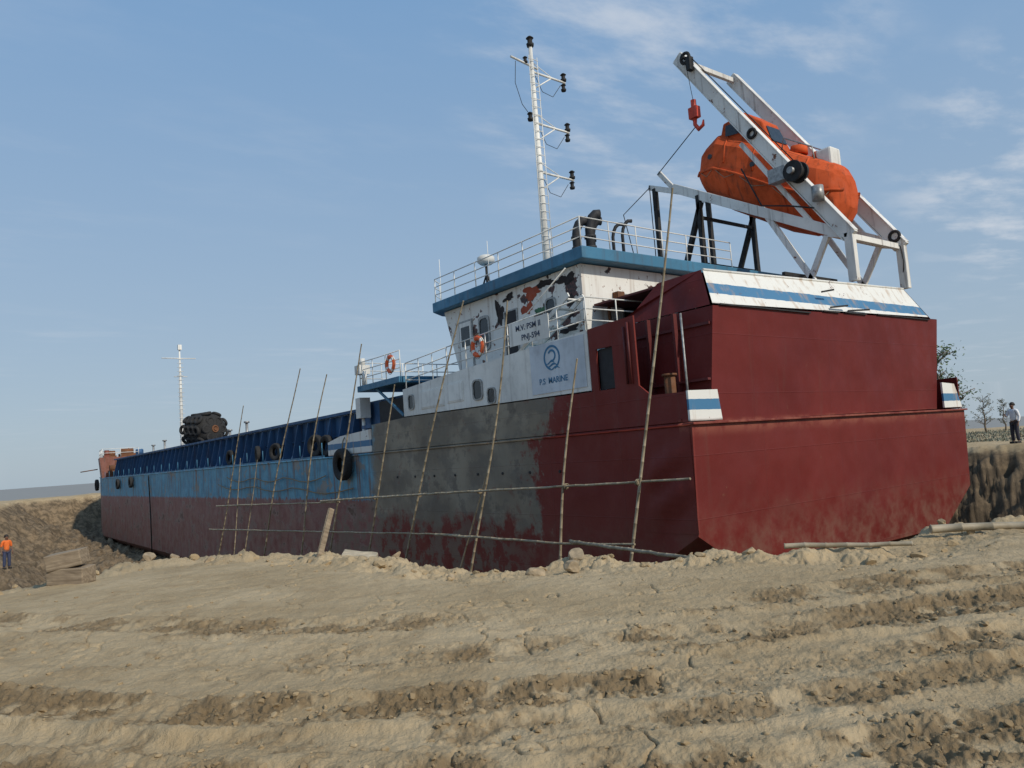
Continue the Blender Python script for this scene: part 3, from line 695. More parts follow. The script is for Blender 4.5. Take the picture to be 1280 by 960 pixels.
for (dz,w0,a_,b_) in ((-.14,.03,-.12,.26),(-.23,.032,-.24,.22),(-.33,.028,-.34,.12)):
    vs=[];n=20
    for i in range(n+1):
        t=i/n; yy=ey+a_+(b_-a_)*t; zz=ez+dz+.035*math.sin(t*6.0-.6); w_=w0*math.sin(math.pi*(.08+.84*t))
        vs+=[(-.0385,yy,zz-w_),(-.0385,yy,zz+w_)]
    b.add(vs,[(2*i,2*i+2,2*i+3,2*i+1) for i in range(n)],0)
b.make('emblem',eb,['logoblue'],label='round blue wave emblem')
text("P.S  MARINE",4.95,3.60,.25,-.036,'lettering',eb,'logoblue')
nb=B().box((-.06,4.95,4.98),(-.035,6.95,5.72),0).make('name_board',ship,['white'],label='white name board tied to the railing')
text("M.V. PSM II",5.95,5.42,.25,-.066,'lettering',nb,sx=1.1); text("PNJ-594",5.85,5.10,.25,-.066,'lettering',nb,sx=1.1)

# ---------------- launching davit
b=B(); NX,FX=9.5,13.0
def yz(x,a,c,w,h):
    p=Vector((x,a[0],a[1]));q=Vector((x,c[0],c[1]));d=(q-p).normalized();nrm=Vector((1,0,0)).cross(d)
    b.beam(p,q,w,h,0,up=nrm)
for X_ in (NX,FX):
    yz(X_,(6.75,17.25),(.35,7.95),.2,.44)
    for k in (-.24,.24):
        d=Vector((0,6.4,9.3)).normalized(); nn=Vector((0,-d.z,d.y))
        b.beam(Vector((X_,.4,8.0))+nn*k,Vector((X_,6.7,17.2))+nn*k,.32,.035,0,up=nn)
    yz(X_,(8.9,12.45),(7.3,11.75),.14,.22)
    yz(X_,(7.6,12.0),(.9,8.25),.18,.36)
    yz(X_,(4.2,12.6),(1.7,8.8),.12,.16)
    yz(X_,(.42,8.1),(.42,6.45),.22,.3)
    yz(X_,(1.1,8.3),(.42,8.1),.22,.36)
    yz(X_,(1.2,8.2),(2.4,6.1),.14,.2)
    yz(X_,(3.6,9.9),(1.6,6.3),.14,.2)
    yz(X_,(7.6,12.0),(8.3,12.9),.12,.2)
for (y,z) in ((6.6,17.05),(.5,8.0),(7.5,11.95),(1.0,8.2),(3.9,9.9)): b.beam((NX,y,z),(FX,y,z),.16,.2,0)
b.beam((NX,.6,8.1),(FX,2.6,9.1),.1,.12,0)
davit=b.make('launching_davit',ship,['davit'],bevel=.012,label='rust streaked white steel davit frame over the stern')
b=B()
for X_ in (NX,FX):
    for (a,c) in (((8.6,12.3),(8.6,6.1)),((6.4,11.3),(6.4,6.1)),((6.3,11.0),(7.6,8.0))):
        b.beam((X_,a[0],a[1]),(X_,c[0],c[1]),.16,.2,0,up=(1,0,0))
for z in (8.5,10.4): b.beam((NX,6.4,z),(FX,6.4,z),.1,.12,0)
b.beam((NX,3.0,7.3),(FX,3.0,7.3),.12,.14,0); b.beam((NX,4.2,6.1),(NX,4.2,7.5),.12,.14,0); b.beam((FX,4.2,6.1),(FX,4.2,7.5),.12,.14,0)
b.make('davit_support',davit,['blackiron'])
b=B(); b.tube([(NX-.5,1.9,10.65),(NX-.15,1.9,10.65)],.26,22,0); b.tube([(NX-.56,1.9,10.65),(NX-.48,1.9,10.65)],.37,22,0);b.tube([(NX-.2,1.9,10.65),(NX-.1,1.9,10.65)],.37,22,0); b.tube([(NX-.72,1.9,10.65),(NX-.5,1.9,10.65)],.12,12,1)
b.box((NX-.5,2.2,10.5),(NX-.12,2.9,11.0),1)
b.make('winch_drum',davit,['blackiron','steel'])
B().tube([(NX-.3,1.2,9.4),(NX-.3,1.2,9.9)],.2,14,0).make('winch_motor',davit,['steel'])
b=B(); b.torus((NX-.25,6.2,16.9),(1,0,0),.2,.07,20,8,0); b.tube([(NX-.45,6.2,16.9),(NX,6.2,16.9)],.07,10,0); b.box((NX-.38,5.9,16.3),(NX-.12,6.1,16.85),0)
b.make('pulley_block',davit,['blackiron'])
B().torus((FX-.12,.55,8.4),(1,0,0),.18,.06,20,8,0).make('pulley_block',davit,['blackiron']); B().torus((NX-.15,3.6,12.75),(1,0,0),.16,.06,20,8,0).make('pulley_block',davit,['blackiron'])
b=B(); hy,hz=6.0,14.1
b.tube([(NX-.25,hy,hz+.95),(NX-.25,hy,hz+.3)],.11,10,0); b.box((NX-.38,hy-.2,hz+.2),(NX-.12,hy+.2,hz+.65),0)
b.tube([(NX-.25,hy,hz+.2),(NX-.25,hy+.02,hz-.05),(NX-.25,hy-.14,hz-.30),(NX-.25,hy-.36,hz-.22),(NX-.25,hy-.40,hz-.02)],[.09,.08,.09,.07,.03],10,0)
b.make('lifting_hook',davit,['hook'])
for pts,r in (([(NX-.25,6.2,16.7),(NX-.25,hy,hz+.9)],.012),([(NX-.2,6.0,16.9),(NX-.3,1.9,11.0)],.02),([(NX-.2,6.0,14.0),(NX-.1,8.3,12.8)],.02),([(NX-.1,8.8,12.5),(NX-1,8.0,7.8)],.02),
    ([(NX-.15,4.2,11.6),(NX-.3,3.4,9.9),(NX-.2,2.4,9.6),(NX-.3,1.4,9.2)],.03),([(FX,.5,8.6),(FX-.2,.3,7.4),(FX,.5,6.7)],.02),([(NX-.1,8.8,12.4),(NX-1.3,9.3,11.2),(NX-1.1,9.0,9.0)],.02)):
    B().tube(pts,r,5,0).make('wire_rope',davit,['blackiron'])

# ---------------- lifeboat
lb=empty('lifeboat',(11.25,4.0,10.0),'enclosed orange lifeboat resting tilted in the white davit frame','lifeboat')
cx=11.25
st=[(7.15,12.1,13.0,.6),(6.8,11.4,13.65,.95),(6.0,10.8,14.0,1.15),(4.9,10.1,13.45,1.25),(3.5,9.2,12.5,1.27),(2.5,8.75,11.8,1.24),(1.8,8.7,11.4,1.14),(1.35,8.95,11.05,.92),(1.1,9.4,10.6,.5)]
def sring(y,zb,zt,hw):
    H_=zt-zb
    prof=[(0,0),(.42,.045),(.80,.20),(.97,.40),(1.0,.50),(.96,.58),(.80,.83),(.52,.96),(.22,1.0),(0,1.0)]
    return [(cx+p*hw,y,zb+z*H_) for p,z in prof]+[(cx-p*hw,y,zb+z*H_) for p,z in prof[-2:0:-1]]
def interp(y):
    for (a,c) in zip(st[:-1],st[1:]):
        if c[0]<=y<=a[0]:
            t=(a[0]-y)/(a[0]-c[0]);return tuple(a[i]+(c[i]-a[i])*t for i in range(1,4))
ysamp=[p[0] for p in st]
B().loft([sring(y,*interp(y)) for y in ysamp],0,False).make('boat_hull',lb,['orange'],bevel=.07)
for sg in (-1,1):
    b=B();L_=[]
    for y in ysamp:
        zb,zt,hw=interp(y);L_.append((cx+sg*(hw+.02),y,zb+(zt-zb)*.50))
    b.tube(L_,.055,8,0)
    for i in range(1,len(ysamp)-2):
        a=Vector(L_[i]);c=Vector(L_[i+1]);m_=(a+c)/2+Vector((sg*.03,0,-.28)); b.tube([a,m_,c],.014,5,1)
    b.make('gunwale_fender',lb,['orange','rope'])
for y in (5.5,4.2,3.0,2.2):
    zb,zt,hw=interp(y)
    B().tube([(cx-hw*.965,y,zb+.60*(zt-zb)),(cx-hw*.80,y,zb+.83*(zt-zb)),(cx-hw*.52,y,zb+.965*(zt-zb))],.035,6,0).make('canopy_rib',lb,['orange'])
    B().tube([(cx-hw*.81,y,zb+.20*(zt-zb)),(cx-hw*.975,y,zb+.40*(zt-zb))],.03,6,0).make('hull_rib',lb,['orange'])
b=B()
b.loft([[(cx-.65,6.0,13.4),(cx+.65,6.0,13.4),(cx+.5,5.8,14.3),(cx-.5,5.8,14.3)],[(cx-.78,4.7,12.9),(cx+.78,4.7,12.9),(cx+.6,4.75,14.35),(cx-.6,4.75,14.35)],[(cx-.72,3.5,12.2),(cx+.72,3.5,12.2),(cx+.52,4.0,13.7),(cx-.52,4.0,13.7)]],0,False)
cab=b.make('conning_cabin',lb,['orange'],bevel=.06)
for q in ([(cx-.70,5.6,13.65),(cx-.765,4.85,13.5),(cx-.69,4.85,14.05),(cx-.63,5.6,14.1)],[(cx-.79,4.55,13.3),(cx-.79,4.05,13.1),(cx-.69,4.2,13.6),(cx-.71,4.55,13.8)],[(cx-.5,3.66,12.8),(cx+.5,3.66,12.8),(cx+.42,3.9,13.5),(cx-.42,3.9,13.5)]):
    B().add(q,[(0,1,2,3)],0).make('cabin_window',cab,['glass'])
for (yy,zz) in ((2.95,12.05),(2.1,11.5)): B().tube([(cx,yy,zz),(cx,yy-.05,zz+.3)],[.35,.3],16,0).make('boat_hatch',lb,['orange'])
for sx in (-.5,.5): B().tube([(cx+sx,3.3,12.3),(cx+sx,3.2,12.7),(cx+sx,2.1,11.95),(cx+sx,2.05,11.4)],.03,6,0).make('grab_rail',lb,['steel'])
B().box((cx-.35,1.5,11.1),(cx+.35,2.1,11.8),0).make('canopy_box',lb,['white'],bevel=.08)
for yy in (6.2,4.2,2.6):
    zb,zt,hw=interp(yy); zz=zb+(zt-zb)*.68; B().tube([(cx-hw*.92-.04,yy,zz),(cx-hw*.9+.15,yy,zz)],.10,14,0).make('porthole',lb,['glass'])

# ---------------- lifebuoys
def buoy(x,y,z,lab):
    b=B(); b.torus((x,y,z),(1,0,0),.30,.085,32,10,0,.8,mfun=lambda i:1 if (i%8)<2 else 0)
    o=b.make('lifebuoy',None,['buoy','white'],origin=(x,y,z)); tag(o,lab,'lifebuoy','lifebuoys hung on the ship railings')
    r=[]
    for i in range(25):
        t=2*math.pi*i/24; q=.40+.03*math.cos(4*t); r.append((x-.02,y+q*math.cos(t),z+q*math.sin(t)))
    B().tube(r,.012,5,0,False).make('grab_rope',o,['rope'])
buoy(-.04,8.8,5.3,'orange and white lifebuoy hung on the deck railing'); buoy(-.12,15.0,5.55,'orange and white lifebuoy hung on the bridge platform railing')

# ---------------- tyres
def tyre_mesh(R,r):
    b=B(); prof=[(R-.9*r*2,.55*r),(R-.5*r,.85*r),(R-.1*r,.8*r),(R,.45*r),(R,-.45*r),(R-.1*r,-.8*r),(R-.5*r,-.85*r),(R-1.8*r,-.55*r),(R-1.7*r,-.4*r),(R-.5*r,-.6*r),(R-.2*r,0),(R-.5*r,.6*r),(R-1.7*r,.4*r)]
    n=36;vs=[];k=len(prof)
    for i in range(n):
        t=2*math.pi*i/n
        for j,(q,w) in enumerate(prof):
            lug=.02 if (i%2==0 and j in (3,4)) else 0
            vs.append((w,(q+lug)*math.cos(t),(q+lug)*math.sin(t)))
    b.add(vs,[(i*k+j,((i+1)%n)*k+j,((i+1)%n)*k+(j+1)%k,i*k+(j+1)%k) for i in range(n) for j in range(k)],0,True)
    return b
t0=tyre_mesh(.66,.2).make('hanging_tyre',None,['rubber'],origin=(0,0,0))
first=True
for (x,y,z,s,tz,lab) in ((-.3,19.75,1.62,1.08,0,'large black tyre hung as a fender at the ship side'),(.35,24.3,2.65,.85,.25,None),(.42,23.1,2.6,.8,.1,None),(.38,30.2,2.6,.75,.3,None),(.42,33.5,2.6,.75,-.2,None),(.42,39.0,2.6,.75,.1,None),(-.25,69.5,1.4,.8,0,'black tyre hung over the blue topsides'),(-.25,76.5,1.3,.8,0,'black tyre hung over the blue topsides'),(-.15,91,1.3,1.0,0,'black tyre hung near the bow')):
    o=t0 if first else t0.copy()
    if not first: COL.objects.link(o)
    first=False
    o.location=(x,y,z);o.scale=(s,s,s);o.rotation_euler=(random.uniform(0,3),0,tz)
    tag(o,lab or 'black tyre leaning on the deck edge below the coaming','tyre','tyres used as ship fenders')
tag(B().tube([(-.3,19.75,2.2),(-.15,19.9,2.7),(.1,20.0,3.0)],.03,6,0).make('tyre_rope',None,['rope']),'short rope tying a tyre to the deck edge','rope')
for (y0,y1,z0,z1) in ((19,40,.55,.9),(22,38,1.15,1.35)):
    pts=[( -.16,y0+(y1-y0)*i/14,z0+(z1-z0)*i/14-.3*math.sin(math.pi*((i/14*3)%1))) for i in range(15)]
    tag(B().tube(pts,.03,5,0).make('mooring_rope',None,['rope']),'slack rope strung along the blue ship side','rope','slack ropes along the ship side')
tag(B().tube([(-.1,62,1.9),(-.2,61,-1.5),(-.25,60.6,-4.8)],.05,6,0).make('mooring_rope',None,['blackiron']),'dark rope hanging down the forward ship side','rope')

# ---------------- black fender on the coaming
b=B(); c=Vector((3.0,55.0,5.4));ax=Vector((-.35,1,0)).normalized();u_=ax.cross(Vector((0,0,1)))
rings=[];rn=random.Random(3)
for (t,r) in ((-1.55,.3),(-1.5,.85),(-1.3,1.15),(-.9,1.32),(-.3,1.4),(.3,1.4),(.9,1.32),(1.3,1.15),(1.55,.8)):
    rings.append([tuple(c+ax*t+(u_*math.cos(k*2*math.pi/24)+Vector((0,0,1))*math.sin(k*2*math.pi/24))*r*(1+rn.uniform(-.08,.08))) for k in range(24)])
b.loft(rings,0,True)
fo=b.make('rubber_fender',None,['rubber']);tag(fo,'compact round black tyre covered fender on the hatch coaming','fender')
b=B(); b.torus(tuple(c-ax*1.56),ax,.25,.08,20,8,0); b.tube([tuple(c-ax*1.66),tuple(c-ax*1.4)],.14,12,0); b.make('fender_hub',fo,['rust'])
for t in (-.95,-.3,.35,.95):
    for k in range(9):
        a_=k*2*math.pi/9+t; dv=u_*math.cos(a_)+Vector((0,0,1))*math.sin(a_)
        B().torus(tuple(c+ax*t+dv*1.38),tuple(dv),.30,.13,16,7,0).make('fender_tyre',fo,['rubber'])
for k in range(6):
    a_=k*math.pi/3; dv=u_*math.cos(a_)+Vector((0,0,1))*math.sin(a_)
    B().torus(tuple(c-ax*1.42+dv*.78),tuple(ax),.28,.12,16,7,0).make('fender_tyre',fo,['rubber'])

# ---------------- bamboo scaffold
def pole(p,q,r0,r1,lab,bend=.08,ext=0,name='bamboo_pole'):
    p=Vector(p);q=Vector(q)
    d=(q-p)
    if ext: p=p-d.normalized()*ext
    n=max(6,int((q-p).length/.38)); pts=[];rs=[]
    off=Vector((random.uniform(-1,1),random.uniform(-1,1),random.uniform(-.6,.3)))*bend; ph=random.uniform(0,6)
    for i in range(n+1):
        t=i/n; c=p+(q-p)*t+off*(math.sin(math.pi*t)+.35*math.sin(2*math.pi*t+ph))+Vector((random.uniform(-.008,.008),)*3)
        r=r0+(r1-r0)*t
        dd=(q-p).normalized()
        pts+= [c-dd*.012,c,c+dd*.012]; rs+=[r,r*1.16,r]
    return tag(B().tube(pts,rs,8,0).make(name,None,['bamboo'],origin=tuple(p)),lab,'bamboo pole','bamboo scaffold poles along the hull')
up=[((37.0,-3.2),(31.6,5.4)),((27.4,-1.2),(22.8,6.4)),((22.8,-2.0),(19.6,5.7)),((19.4,-1.6),(15.9,6.5)),((16,-2),(13.3,4.5)),((13,-2.4),(8.2,6.7)),((8.5,-1.9),(5.8,6.2)),((3.9,-1.4),(2.9,4.0)),((1.3,-1.2),(-.9,7.5)),((9.2,-2.2),(7.4,1.2)),((31.5,-2.4),(29.6,2.2)),((33.8,-2.6),(32.6,2.4))]
for i,(a,c) in enumerate(up):
    pole((-1.1,a[0],a[1]),(-.9,c[0],c[1]),.045 if i<9 else .035,.024 if i<9 else .02,'tall thin bamboo pole leaning against the ship side' if i<9 else 'short thin bamboo stick standing beside the hull',.14,ext=2.2)
for (a,c,lab) in (((-1.12,20.5,.05),(-1.05,-.75,.72),'horizontal bamboo pole lashed across the uprights'),((-1.14,37,-.4),(-1.1,18.5,.02),'horizontal bamboo pole lashed across the uprights'),((-1.13,10.5,-.98),(-1.2,1.0,-.80),'low horizontal bamboo pole lashed across the uprights'),((-1.16,38.7,-1.9),(-1.15,9.0,-.95),'low horizontal bamboo pole lashed across the uprights')):
    pole(a,c,.045,.028,lab,.2)
hmax=max(gz(-5.3,-5.5-.1*i) for i in range(4))
pole((-1.35,3.2,-.84),(-5.45,-5.75,hmax+.09),.045,.03,'long bamboo rail running from the scaffold onto the bank',.03)
for (a,c) in up[3:9]:
    y1,z1=a;y2,z2=c;y3,z3=(20.5,.05);y4,z4=(-.75,.72)
    dn=(y1-y2)*(z3-z4)-(z1-z2)*(y3-y4)
    t=((y1-y3)*(z3-z4)-(z1-z3)*(y3-y4))/dn; yy=y1+(y2-y1)*t; zz=z1+(z2-z1)*t
    b=B()
    for k in (-.03,0,.03): b.torus((-1.08,yy+k,zz),(0,1,.3),.075,.014,14,5,0)
    b.beam((-1.08,yy-.04,zz),(-1.08,yy+.04,zz),.10,.10,0)
    tag(b.make('rope_lashing',None,['rope']),'rope lashing tying two bamboo poles together','rope lashing','rope lashings on the bamboo scaffold')
def lie(p,q,r,lab):
    p=Vector((p[0],p[1],0));q=Vector((q[0],q[1],0)); hs=[gz(*(p.lerp(q,i/12)).xy) for i in range(13)]
    a,c=max(hs[:7]),max(hs[6:])
    p.z=a+r*.8;q.z=c+r*.8; pole(p,q,r,r*.8,lab,.02)
lie((-5.55,-6.1),(-4.75,-7.4),.035,'short bamboo pole lying on the clay bank'); lie((-3.1,-6.9),(-1.5,-8.75),.06,'thick round pole lying on the clay bank')

# ---------------- timber, block, plank
def rough_block(name,loc,dim,rot,mat,lab,cat,seed=1,group=None,jit=.018):
    bm=bmesh.new();bmesh.ops.create_cube(bm,size=1);bmesh.ops.subdivide_edges(bm,edges=bm.edges[:],cuts=4,use_grid_fill=True)
    rn=random.Random(seed)
    for v in bm.verts:
        v.co=Vector((v.co.x*dim[0],v.co.y*dim[1],v.co.z*dim[2]))
        v.co+=Vector([rn.uniform(-1,1)*jit for _ in range(3)])
    me=bpy.data.meshes.new(name);bm.to_mesh(me);bm.free();me.materials.append(M[mat])
    o=bpy.data.objects.new(name,me);COL.objects.link(o);o.location=loc;o.rotation_euler=rot
    bv=o.modifiers.new('b','BEVEL');bv.width=.015;bv.segments=2;bv.limit_method='ANGLE';bv.angle_limit=math.radians(50)
    return tag(o,lab,cat,group)
z0=gz(-12.95,2.2)
rough_block('timber_block',(-12.95,2.2,z0+.12),(.62,.36,.27),(.05,.03,-.72),'wood','weathered timber baulk lying on the clay','timber',1,'stacked timber blocks',.004)
rough_block('timber_block',(-13.0,2.22,z0+.38),(.56,.34,.25),(.06,-.14,-.55),'wood','weathered timber baulk stacked on another','timber',2,'stacked timber blocks',.004)
z1=gz(-9.0,-.2)
rough_block('pale_block',(-9.0,-.2,z1+.17),(.58,.36,.34),(.12,.18,-.55),'paleblock','pale squared block leaning on the bank','block',3,None,.012)
rough_block('wooden_plank',(-9.35,.35,gz(-9.35,.35)+.3),(.10,.05,.95),(-.1,.42,.2),'wood','short wooden plank stuck upright in the clay','plank',4,None,.003)
rn=random.Random(5)
for i in range(12):
    a=rn.choice([(-8.9,-1.2),(-8.3,-3.1),(-9.2,1.6),(-10.2,3.8),(-7.2,-4.0),(-9.8,3.0),(-11.2,4.4),(-8.0,-3.3),(-7.6,-3.7)])
    x=a[0]+rn.uniform(-1.1,.2);y=a[1]+rn.uniform(-1.1,.4);s=rn.uniform(.05,.14)
    bm=bmesh.new();bmesh.ops.create_icosphere(bm,subdivisions=3,radius=1)
    for _ in range(7):
        dv=Vector((rn.gauss(0,1),rn.gauss(0,1),rn.gauss(0,1))).normalized();h_=rn.uniform(.45,.8)
        for v in bm.verts:
            p_=v.co.dot(dv)
            if p_>h_: v.co-=dv*(p_-h_)
    for v in bm.verts: v.co=Vector((v.co.x*s*1.3,v.co.y*s,v.co.z*s*.8))*(1+rn.uniform(-.05,.05))
    me=bpy.data.meshes.new('earth_lump');bm.to_mesh(me);bm.free();me.materials.append(M['clay'])
    o=bpy.data.objects.new('earth_lump',me);COL.objects.link(o);o.location=(x,y,gz(x,y)+s*.3);o.rotation_euler=(rn.uniform(-.5,.5),rn.uniform(-.5,.5),rn.uniform(0,6))
    tag(o,'rough lump of dried clay on the bank edge','clay lump','clay lumps along the bank edge')

# ---------------- people
def skin_obj(name,verts,edges,radii,mat,root=0,sub=2,parent=None):
    me=bpy.data.meshes.new(name);me.from_pydata(verts,edges,[])
    o=bpy.data.objects.new(name,me);COL.objects.link(o)
    o.modifiers.new('skin','SKIN').use_smooth_shade=True
    for i,r in enumerate(radii):
        rr=r if isinstance(r,tuple) else (r,r); me.skin_vertices[0].data[i].radius=rr
        me.skin_vertices[0].data[i].use_root=(i==root)
    ms=o.modifiers.new('sub','SUBSURF');ms.levels=sub;ms.render_levels=sub
    me.materials.append(mat)
    if parent is not None:o.parent=parent
    return o
SK=plain('skin',(.16,.08,.05),.6,20,.15,.05)
def cloth(n,c): return plain(n,c,.85,25,.15,.3)
def person(loc,rz,shirt,trousers,hairc,lab,long_sleeve=True,armpose=0):
    V=[];E=[];Rr=[]
    def ad(p,r,par=None):
        V.append(p);Rr.append(r)
        if par is not None:E.append((par,len(V)-1))
        return len(V)-1
    pel=ad((0,0,.93),.12); wa=ad((0,0,1.06),.105,pel); ch=ad((0,.0,1.27),(.15,.10),wa); nb_=ad((0,-.01,1.41),.07,ch); nk=ad((0,0,1.48),.048,nb_)
    j=ad((0,.03,1.55),.065,nk); hd=ad((0,.015,1.62),.085,j); tp=ad((0,.0,1.69),.06,hd)
    ns=ad((0,.105,1.60),.014,hd)
    for s in (-1,1): ad((s*.088,.0,1.60),.014,hd)
    legs=[];arms=[]
    for s in (-1,1):
        hp=ad((s*.095,0,.86),.085,pel); kn=ad((s*.11,.03,.48),.055,hp); an=ad((s*.12,-.01,.09),.038,kn); to=ad((s*.14,.15,.035),.032,an); legs.append((hp,kn,an))
        sh=ad((s*.185,0,1.38),.055,nb_)
        if armpose and s==1: el=ad((s*.27,.06,1.14),.04,sh); wr=ad((s*.16,.25,1.2),.027,el); fd=Vector((-.35,.75,.2))
        else: el=ad((s*.24,-.03,1.11),.042,sh); wr=ad((s*.25,.07,.87),.027,el); fd=Vector((0,.25,-1))
        fd.normalize(); w=Vector(V[wr]); pm=ad(tuple(w+fd*.07),(.035,.02),wr); arms.append((sh,el,wr))
        for k in range(4):
            o_=Vector((0,(k-1.5)*.018,0)) if not(armpose and s==1) else Vector((0,0,(k-1.5)*.018))
            a_=ad(tuple(w+fd*.11+o_),.009,pm); ad(tuple(w+fd*(.15+.008*(1.5-abs(k-1.3)))+o_+Vector((-s*.015,0,0))),.007,a_)
        ad(tuple(w+fd*.07+Vector((-s*.02,.045,0))),.009,pm)
    e=empty('person',loc,lab,'person');e.rotation_euler=(0,0,rz)
    skin_obj('body',V,E,Rr,SK,0,2,e)
    g=lambda i:V[i]
    tv=[(0,0,.99),g(legs[0][0]),g(legs[0][1]),(g(legs[0][2])[0],0,.1),g(legs[1][0]),g(legs[1][1]),(g(legs[1][2])[0],0,.1)]
    skin_obj('trousers',tv,[(0,1),(1,2),(2,3),(0,4),(4,5),(5,6)],[.145,.105,.08,.072,.105,.08,.072],cloth('trouser_cloth',trousers),0,2,e)
    sv=[(0,0,.9),(0,0,1.1),(0,0,1.28),(0,-.01,1.42)];se=[(0,1),(1,2),(2,3)];sr=[.15,.135,(.18,.125),.085]
    for a in arms:
        i=len(sv);sv+=[g(a[0]),g(a[1])];se+=[(3,i),(i,i+1)];sr+=[.07,.058]
        if long_sleeve: sv.append(tuple(Vector(g(a[2]))*.85+Vector(g(a[1]))*.15));se.append((i+1,i+2));sr.append(.045)
    skin_obj('shirt',sv,se,sr,cloth('shirt_cloth',shirt),0,2,e)
    b=B();n=14;rings=[]
    for (zz,r) in ((1.60,.098),(1.66,.10),(1.71,.085),(1.745,.045),(1.755,.01)):
        rings.append([(r*math.cos(2*math.pi*k/n),-.012+r*1.12*math.sin(2*math.pi*k/n)- (0 if zz>1.62 else .02),zz) for k in range(n)])
    b.loft(rings,0,True); hb=b.make('hair',None,[plain('hair',hairc,.7,20)]); hb.parent=e
    for s in (-1,1):
        o=B().tube([(s*.032,.088,1.625),(s*.032,.1,1.625)],.01,8,0).make('eye',None,[M['dark']]);o.parent=e
        o=B().loft([[(s*.13+w,y,z) for (w,z) in ((-.05,0),(.05,0),(.045,.09),(-.045,.09))] for y in (-.07,.06,.19)],0,False).make('shoe',None,[M['rubber']],bevel=.015);o.parent=e
    o=B().tube([(-.025,.093,1.565),(.025,.093,1.565)],.006,6,0).make('mouth',None,[M['hook']]);o.parent=e
px,py=21.7,.65
person((px,py,gz(px,py)),math.radians(70),(.72,.72,.74),(.03,.03,.045),(.02,.015,.012),'person in white shirt and dark trousers standing on the earth bank',True,1)
px,py=-12.15,34.8
person((px,py,gz(px,py)),math.radians(200),(.75,.16,.03),(.04,.05,.10),(.02,.015,.012),'person in orange shirt standing on the dock floor',False,0)

# ---------------- trees
def leafmat(n,c):
    N=NT(n);v=N.obj();a=N.noise(v,2.5,4);N.out(N.mix(N.rng(a,.35,.65),dk(c,.55),dk(c,1.4)),.6);return N.mat
LM=leafmat('leaf',(.065,.10,.03));LD=leafmat('dry_leaf',(.14,.15,.11));BK=plain('bark',(.14,.11,.08),.9,10,.3,.6)
def tree(name,loc,h,spread,nb_,leaves,ls,mat,lab,cat,seed,kind=0,group=None):
    rn=random.Random(seed); base=Vector(loc)
    b=B(); tr=[base+Vector((0,0,-.2))]
    for i in range(1,6): tr.append(base+Vector((rn.uniform(-.05,.05)*h*.5,rn.uniform(-.05,.05)*h*.5,h*.85*i/5)))
    b.tube(tr,[.025*h*(1-.85*i/5) for i in range(6)],8,0); tips=[]
    for i in range(nb_):
        t=rn.uniform(.25,1.0); p=tr[0].lerp(tr[-1],t); a=rn.uniform(0,6.28); l=spread*(1.15-.6*t)*rn.uniform(.5,1)
        m_=p+Vector((math.cos(a)*l*.5,math.sin(a)*l*.5,l*.35)); q=p+Vector((math.cos(a)*l,math.sin(a)*l,l*(.55 if kind==0 else .8)))
        b.tube([p,m_,q],[.008*h,.005*h,.003*h],5,0); tips+= [m_,q,(m_+q)/2]
        for _ in range(2):
            q2=m_+Vector((rn.uniform(-1,1),rn.uniform(-1,1),rn.uniform(0,1)))*l*.5; b.tube([m_,q2],[.004*h,.002*h],4,0);tips.append(q2)
    e=empty(name,tuple(base),lab,cat,group)
    o=b.make('trunk',None,[BK]);setp(o,e);c=B()
    for i in range(leaves):
        t=rn.choice(tips); r=spread*(.13 if kind==0 else .08)
        p=t+Vector((rn.gauss(0,r),rn.gauss(0,r),rn.gauss(0,r)*.8)); d=Vector((rn.uniform(-1,1),rn.uniform(-1,1),rn.uniform(-1,.6))).normalized();u=d.orthogonal().normalized(); s=ls*rn.uniform(.6,1.3)
        c.add([p,p+d*s*.5+u*s*.28,p+d*s,p+d*s*.5-u*s*.28],[(0,1,2,3)],0)
    o=c.make('crown',None,[mat]);setp(o,e)
def at_px(px,dist):
    x=px-640; az=math.atan2(x*.9974,944); d=Hd*math.cos(az)+Rt*math.sin(az); return CAM.x+d.x*dist,CAM.y+d.y*dist
TX,TY=at_px(1174,43); tree('leafy_tree',(TX,TY,gz(TX,TY)),6.2,1.8,20,1000,.18,LM,'slender leafy green tree standing behind the ship stern','tree',3)
for i,(pxx,dist,h) in enumerate(((1200,72,2.8),(1228,76,3.8),(1252,80,3.0))):
    TX,TY=at_px(pxx,dist); tree('coastal_shrub',(TX,TY,gz(TX,TY)),h,h*.28,18,260,.16,LD,'wispy grey green coastal shrub on the far bank','shrub',20+i,1,'coastal shrubs on the far bank')
b=B();rn=random.Random(8)
for i in range(2500):
    d=rn.uniform(45,84);TX,TY=at_px(rn.uniform(1195,1330),d)
    if pitd(np.array([TX]),np.array([TY]))[0]>-1: continue
    z=gz(TX,TY)
    h=rn.uniform(.05,.2);a=rn.uniform(0,6.28); b.add([(TX-.06*math.cos(a),TY-.06*math.sin(a),z-.05),(TX+.06*math.cos(a),TY+.06*math.sin(a),z-.05),(TX+rn.uniform(-.1,.1),TY+rn.uniform(-.1,.1),z+h)],[(0,1,2)],0)
g_=b.make('grass',None,[LD]);g_['kind']='stuff';tag(g_,'low dry grass on the far bank','grass')

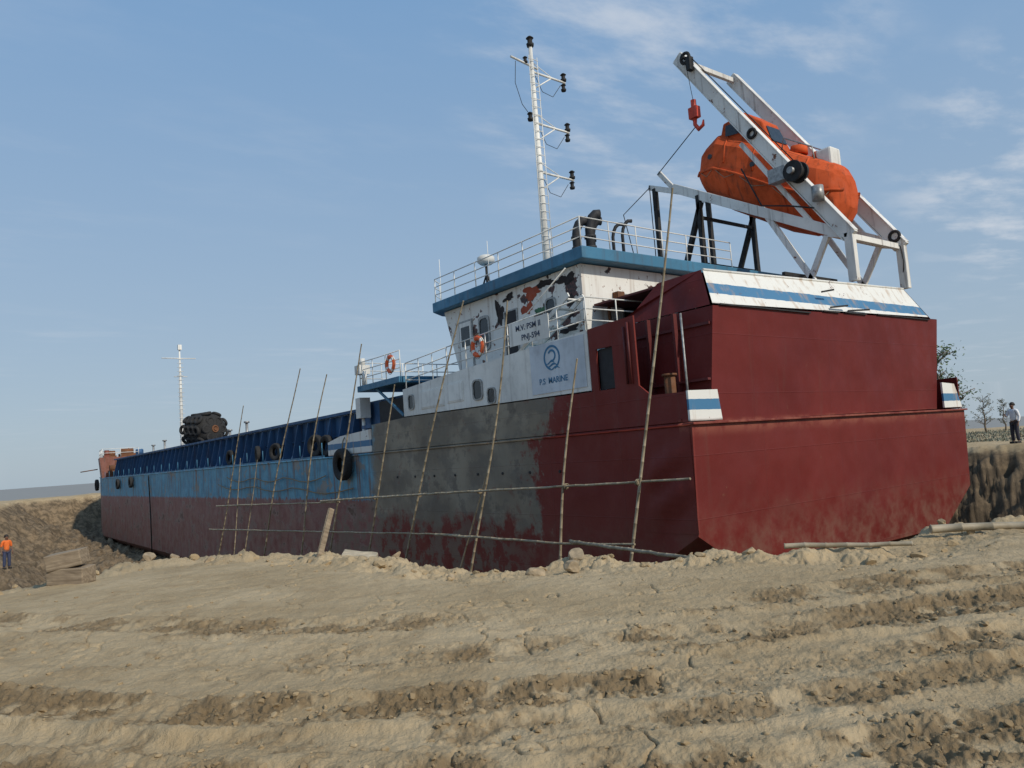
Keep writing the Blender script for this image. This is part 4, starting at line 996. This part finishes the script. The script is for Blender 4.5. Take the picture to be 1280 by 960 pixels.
# ------------------------------------------------------------------ light
sd=Vector((.14,-1,0)).normalized(); el=math.radians(36)
sv=Vector((sd.x*math.cos(el),sd.y*math.cos(el),math.sin(el)))
sl=bpy.data.lights.new('sun','SUN');sl.energy=3.1;sl.angle=math.radians(1.0);sl.color=(1,.92,.79)
so=bpy.data.objects.new('sun',sl);COL.objects.link(so);so.rotation_euler=sv.to_track_quat('Z','Y').to_euler()
w=bpy.data.worlds.new('World');scene.world=w;w.use_nodes=True
N=NT(w,True)
sky=N.n('ShaderNodeTexSky');sky.sky_type='NISHITA';sky.sun_disc=False;sky.sun_elevation=el;sky.sun_rotation=math.atan2(sd.x,sd.y)
sky.air_density=1.0;sky.dust_density=1.0;sky.ozone_density=1.5
g=N.n('ShaderNodeTexCoord').outputs['Generated'];X,Y,Z=N.sep(g)
zc=N.math('MAXIMUM',Z,.04)
# humid coastal haze thickening towards the horizon
K=.14
hz_=N.mix(N.rng(Z,0.0,.55,0,1,False),tuple(x/K for x in (.38,.465,.54)),tuple(x/K for x in (.21,.38,.62)))
base=N.mix(N.rng(Z,0,.6,.92,.78,False),sky.outputs[0],hz_)
cb=N.n('ShaderNodeCombineXYZ');N.put(cb.inputs[0],N.math('DIVIDE',X,zc));N.put(cb.inputs[1],N.math('DIVIDE',Y,zc));cb.inputs[2].default_value=0
rot=N.n('ShaderNodeMapping');N.L(cb.outputs[0],rot.inputs[0]);rot.inputs[2].default_value=(0,0,.9);rot.inputs[3].default_value=(.9,1.9,1)
n1=N.noise(rot.outputs[0],1.6,9,.6);n2=N.noise(cb.outputs[0],.5,4)
def pxdir(px,py): return (cr*(px-640)+cu*(480-py)+Fw*f).normalized()
reg=N.math('MULTIPLY',N.rng(N.dot(g,pxdir(830,40)),.95,.995),.9)
reg=N.math('MAXIMUM',reg,N.math('MULTIPLY',N.rng(N.dot(g,pxdir(1300,190)),.985,.998),1.0))
reg=N.math('MAXIMUM',reg,N.math('MULTIPLY',N.rng(n2,.42,.7),.3))
cl=N.math('MULTIPLY',N.rng(n1,.44,.72),reg)
col=N.mix(N.math('MULTIPLY',cl,.75),base,tuple(x/K for x in (.64,.68,.74)))
bg=N.n('ShaderNodeBackground');N.L(col,bg.inputs[0]);bg.inputs[1].default_value=K
o=N.n('ShaderNodeOutputWorld');N.L(bg.outputs[0],o.inputs[0])
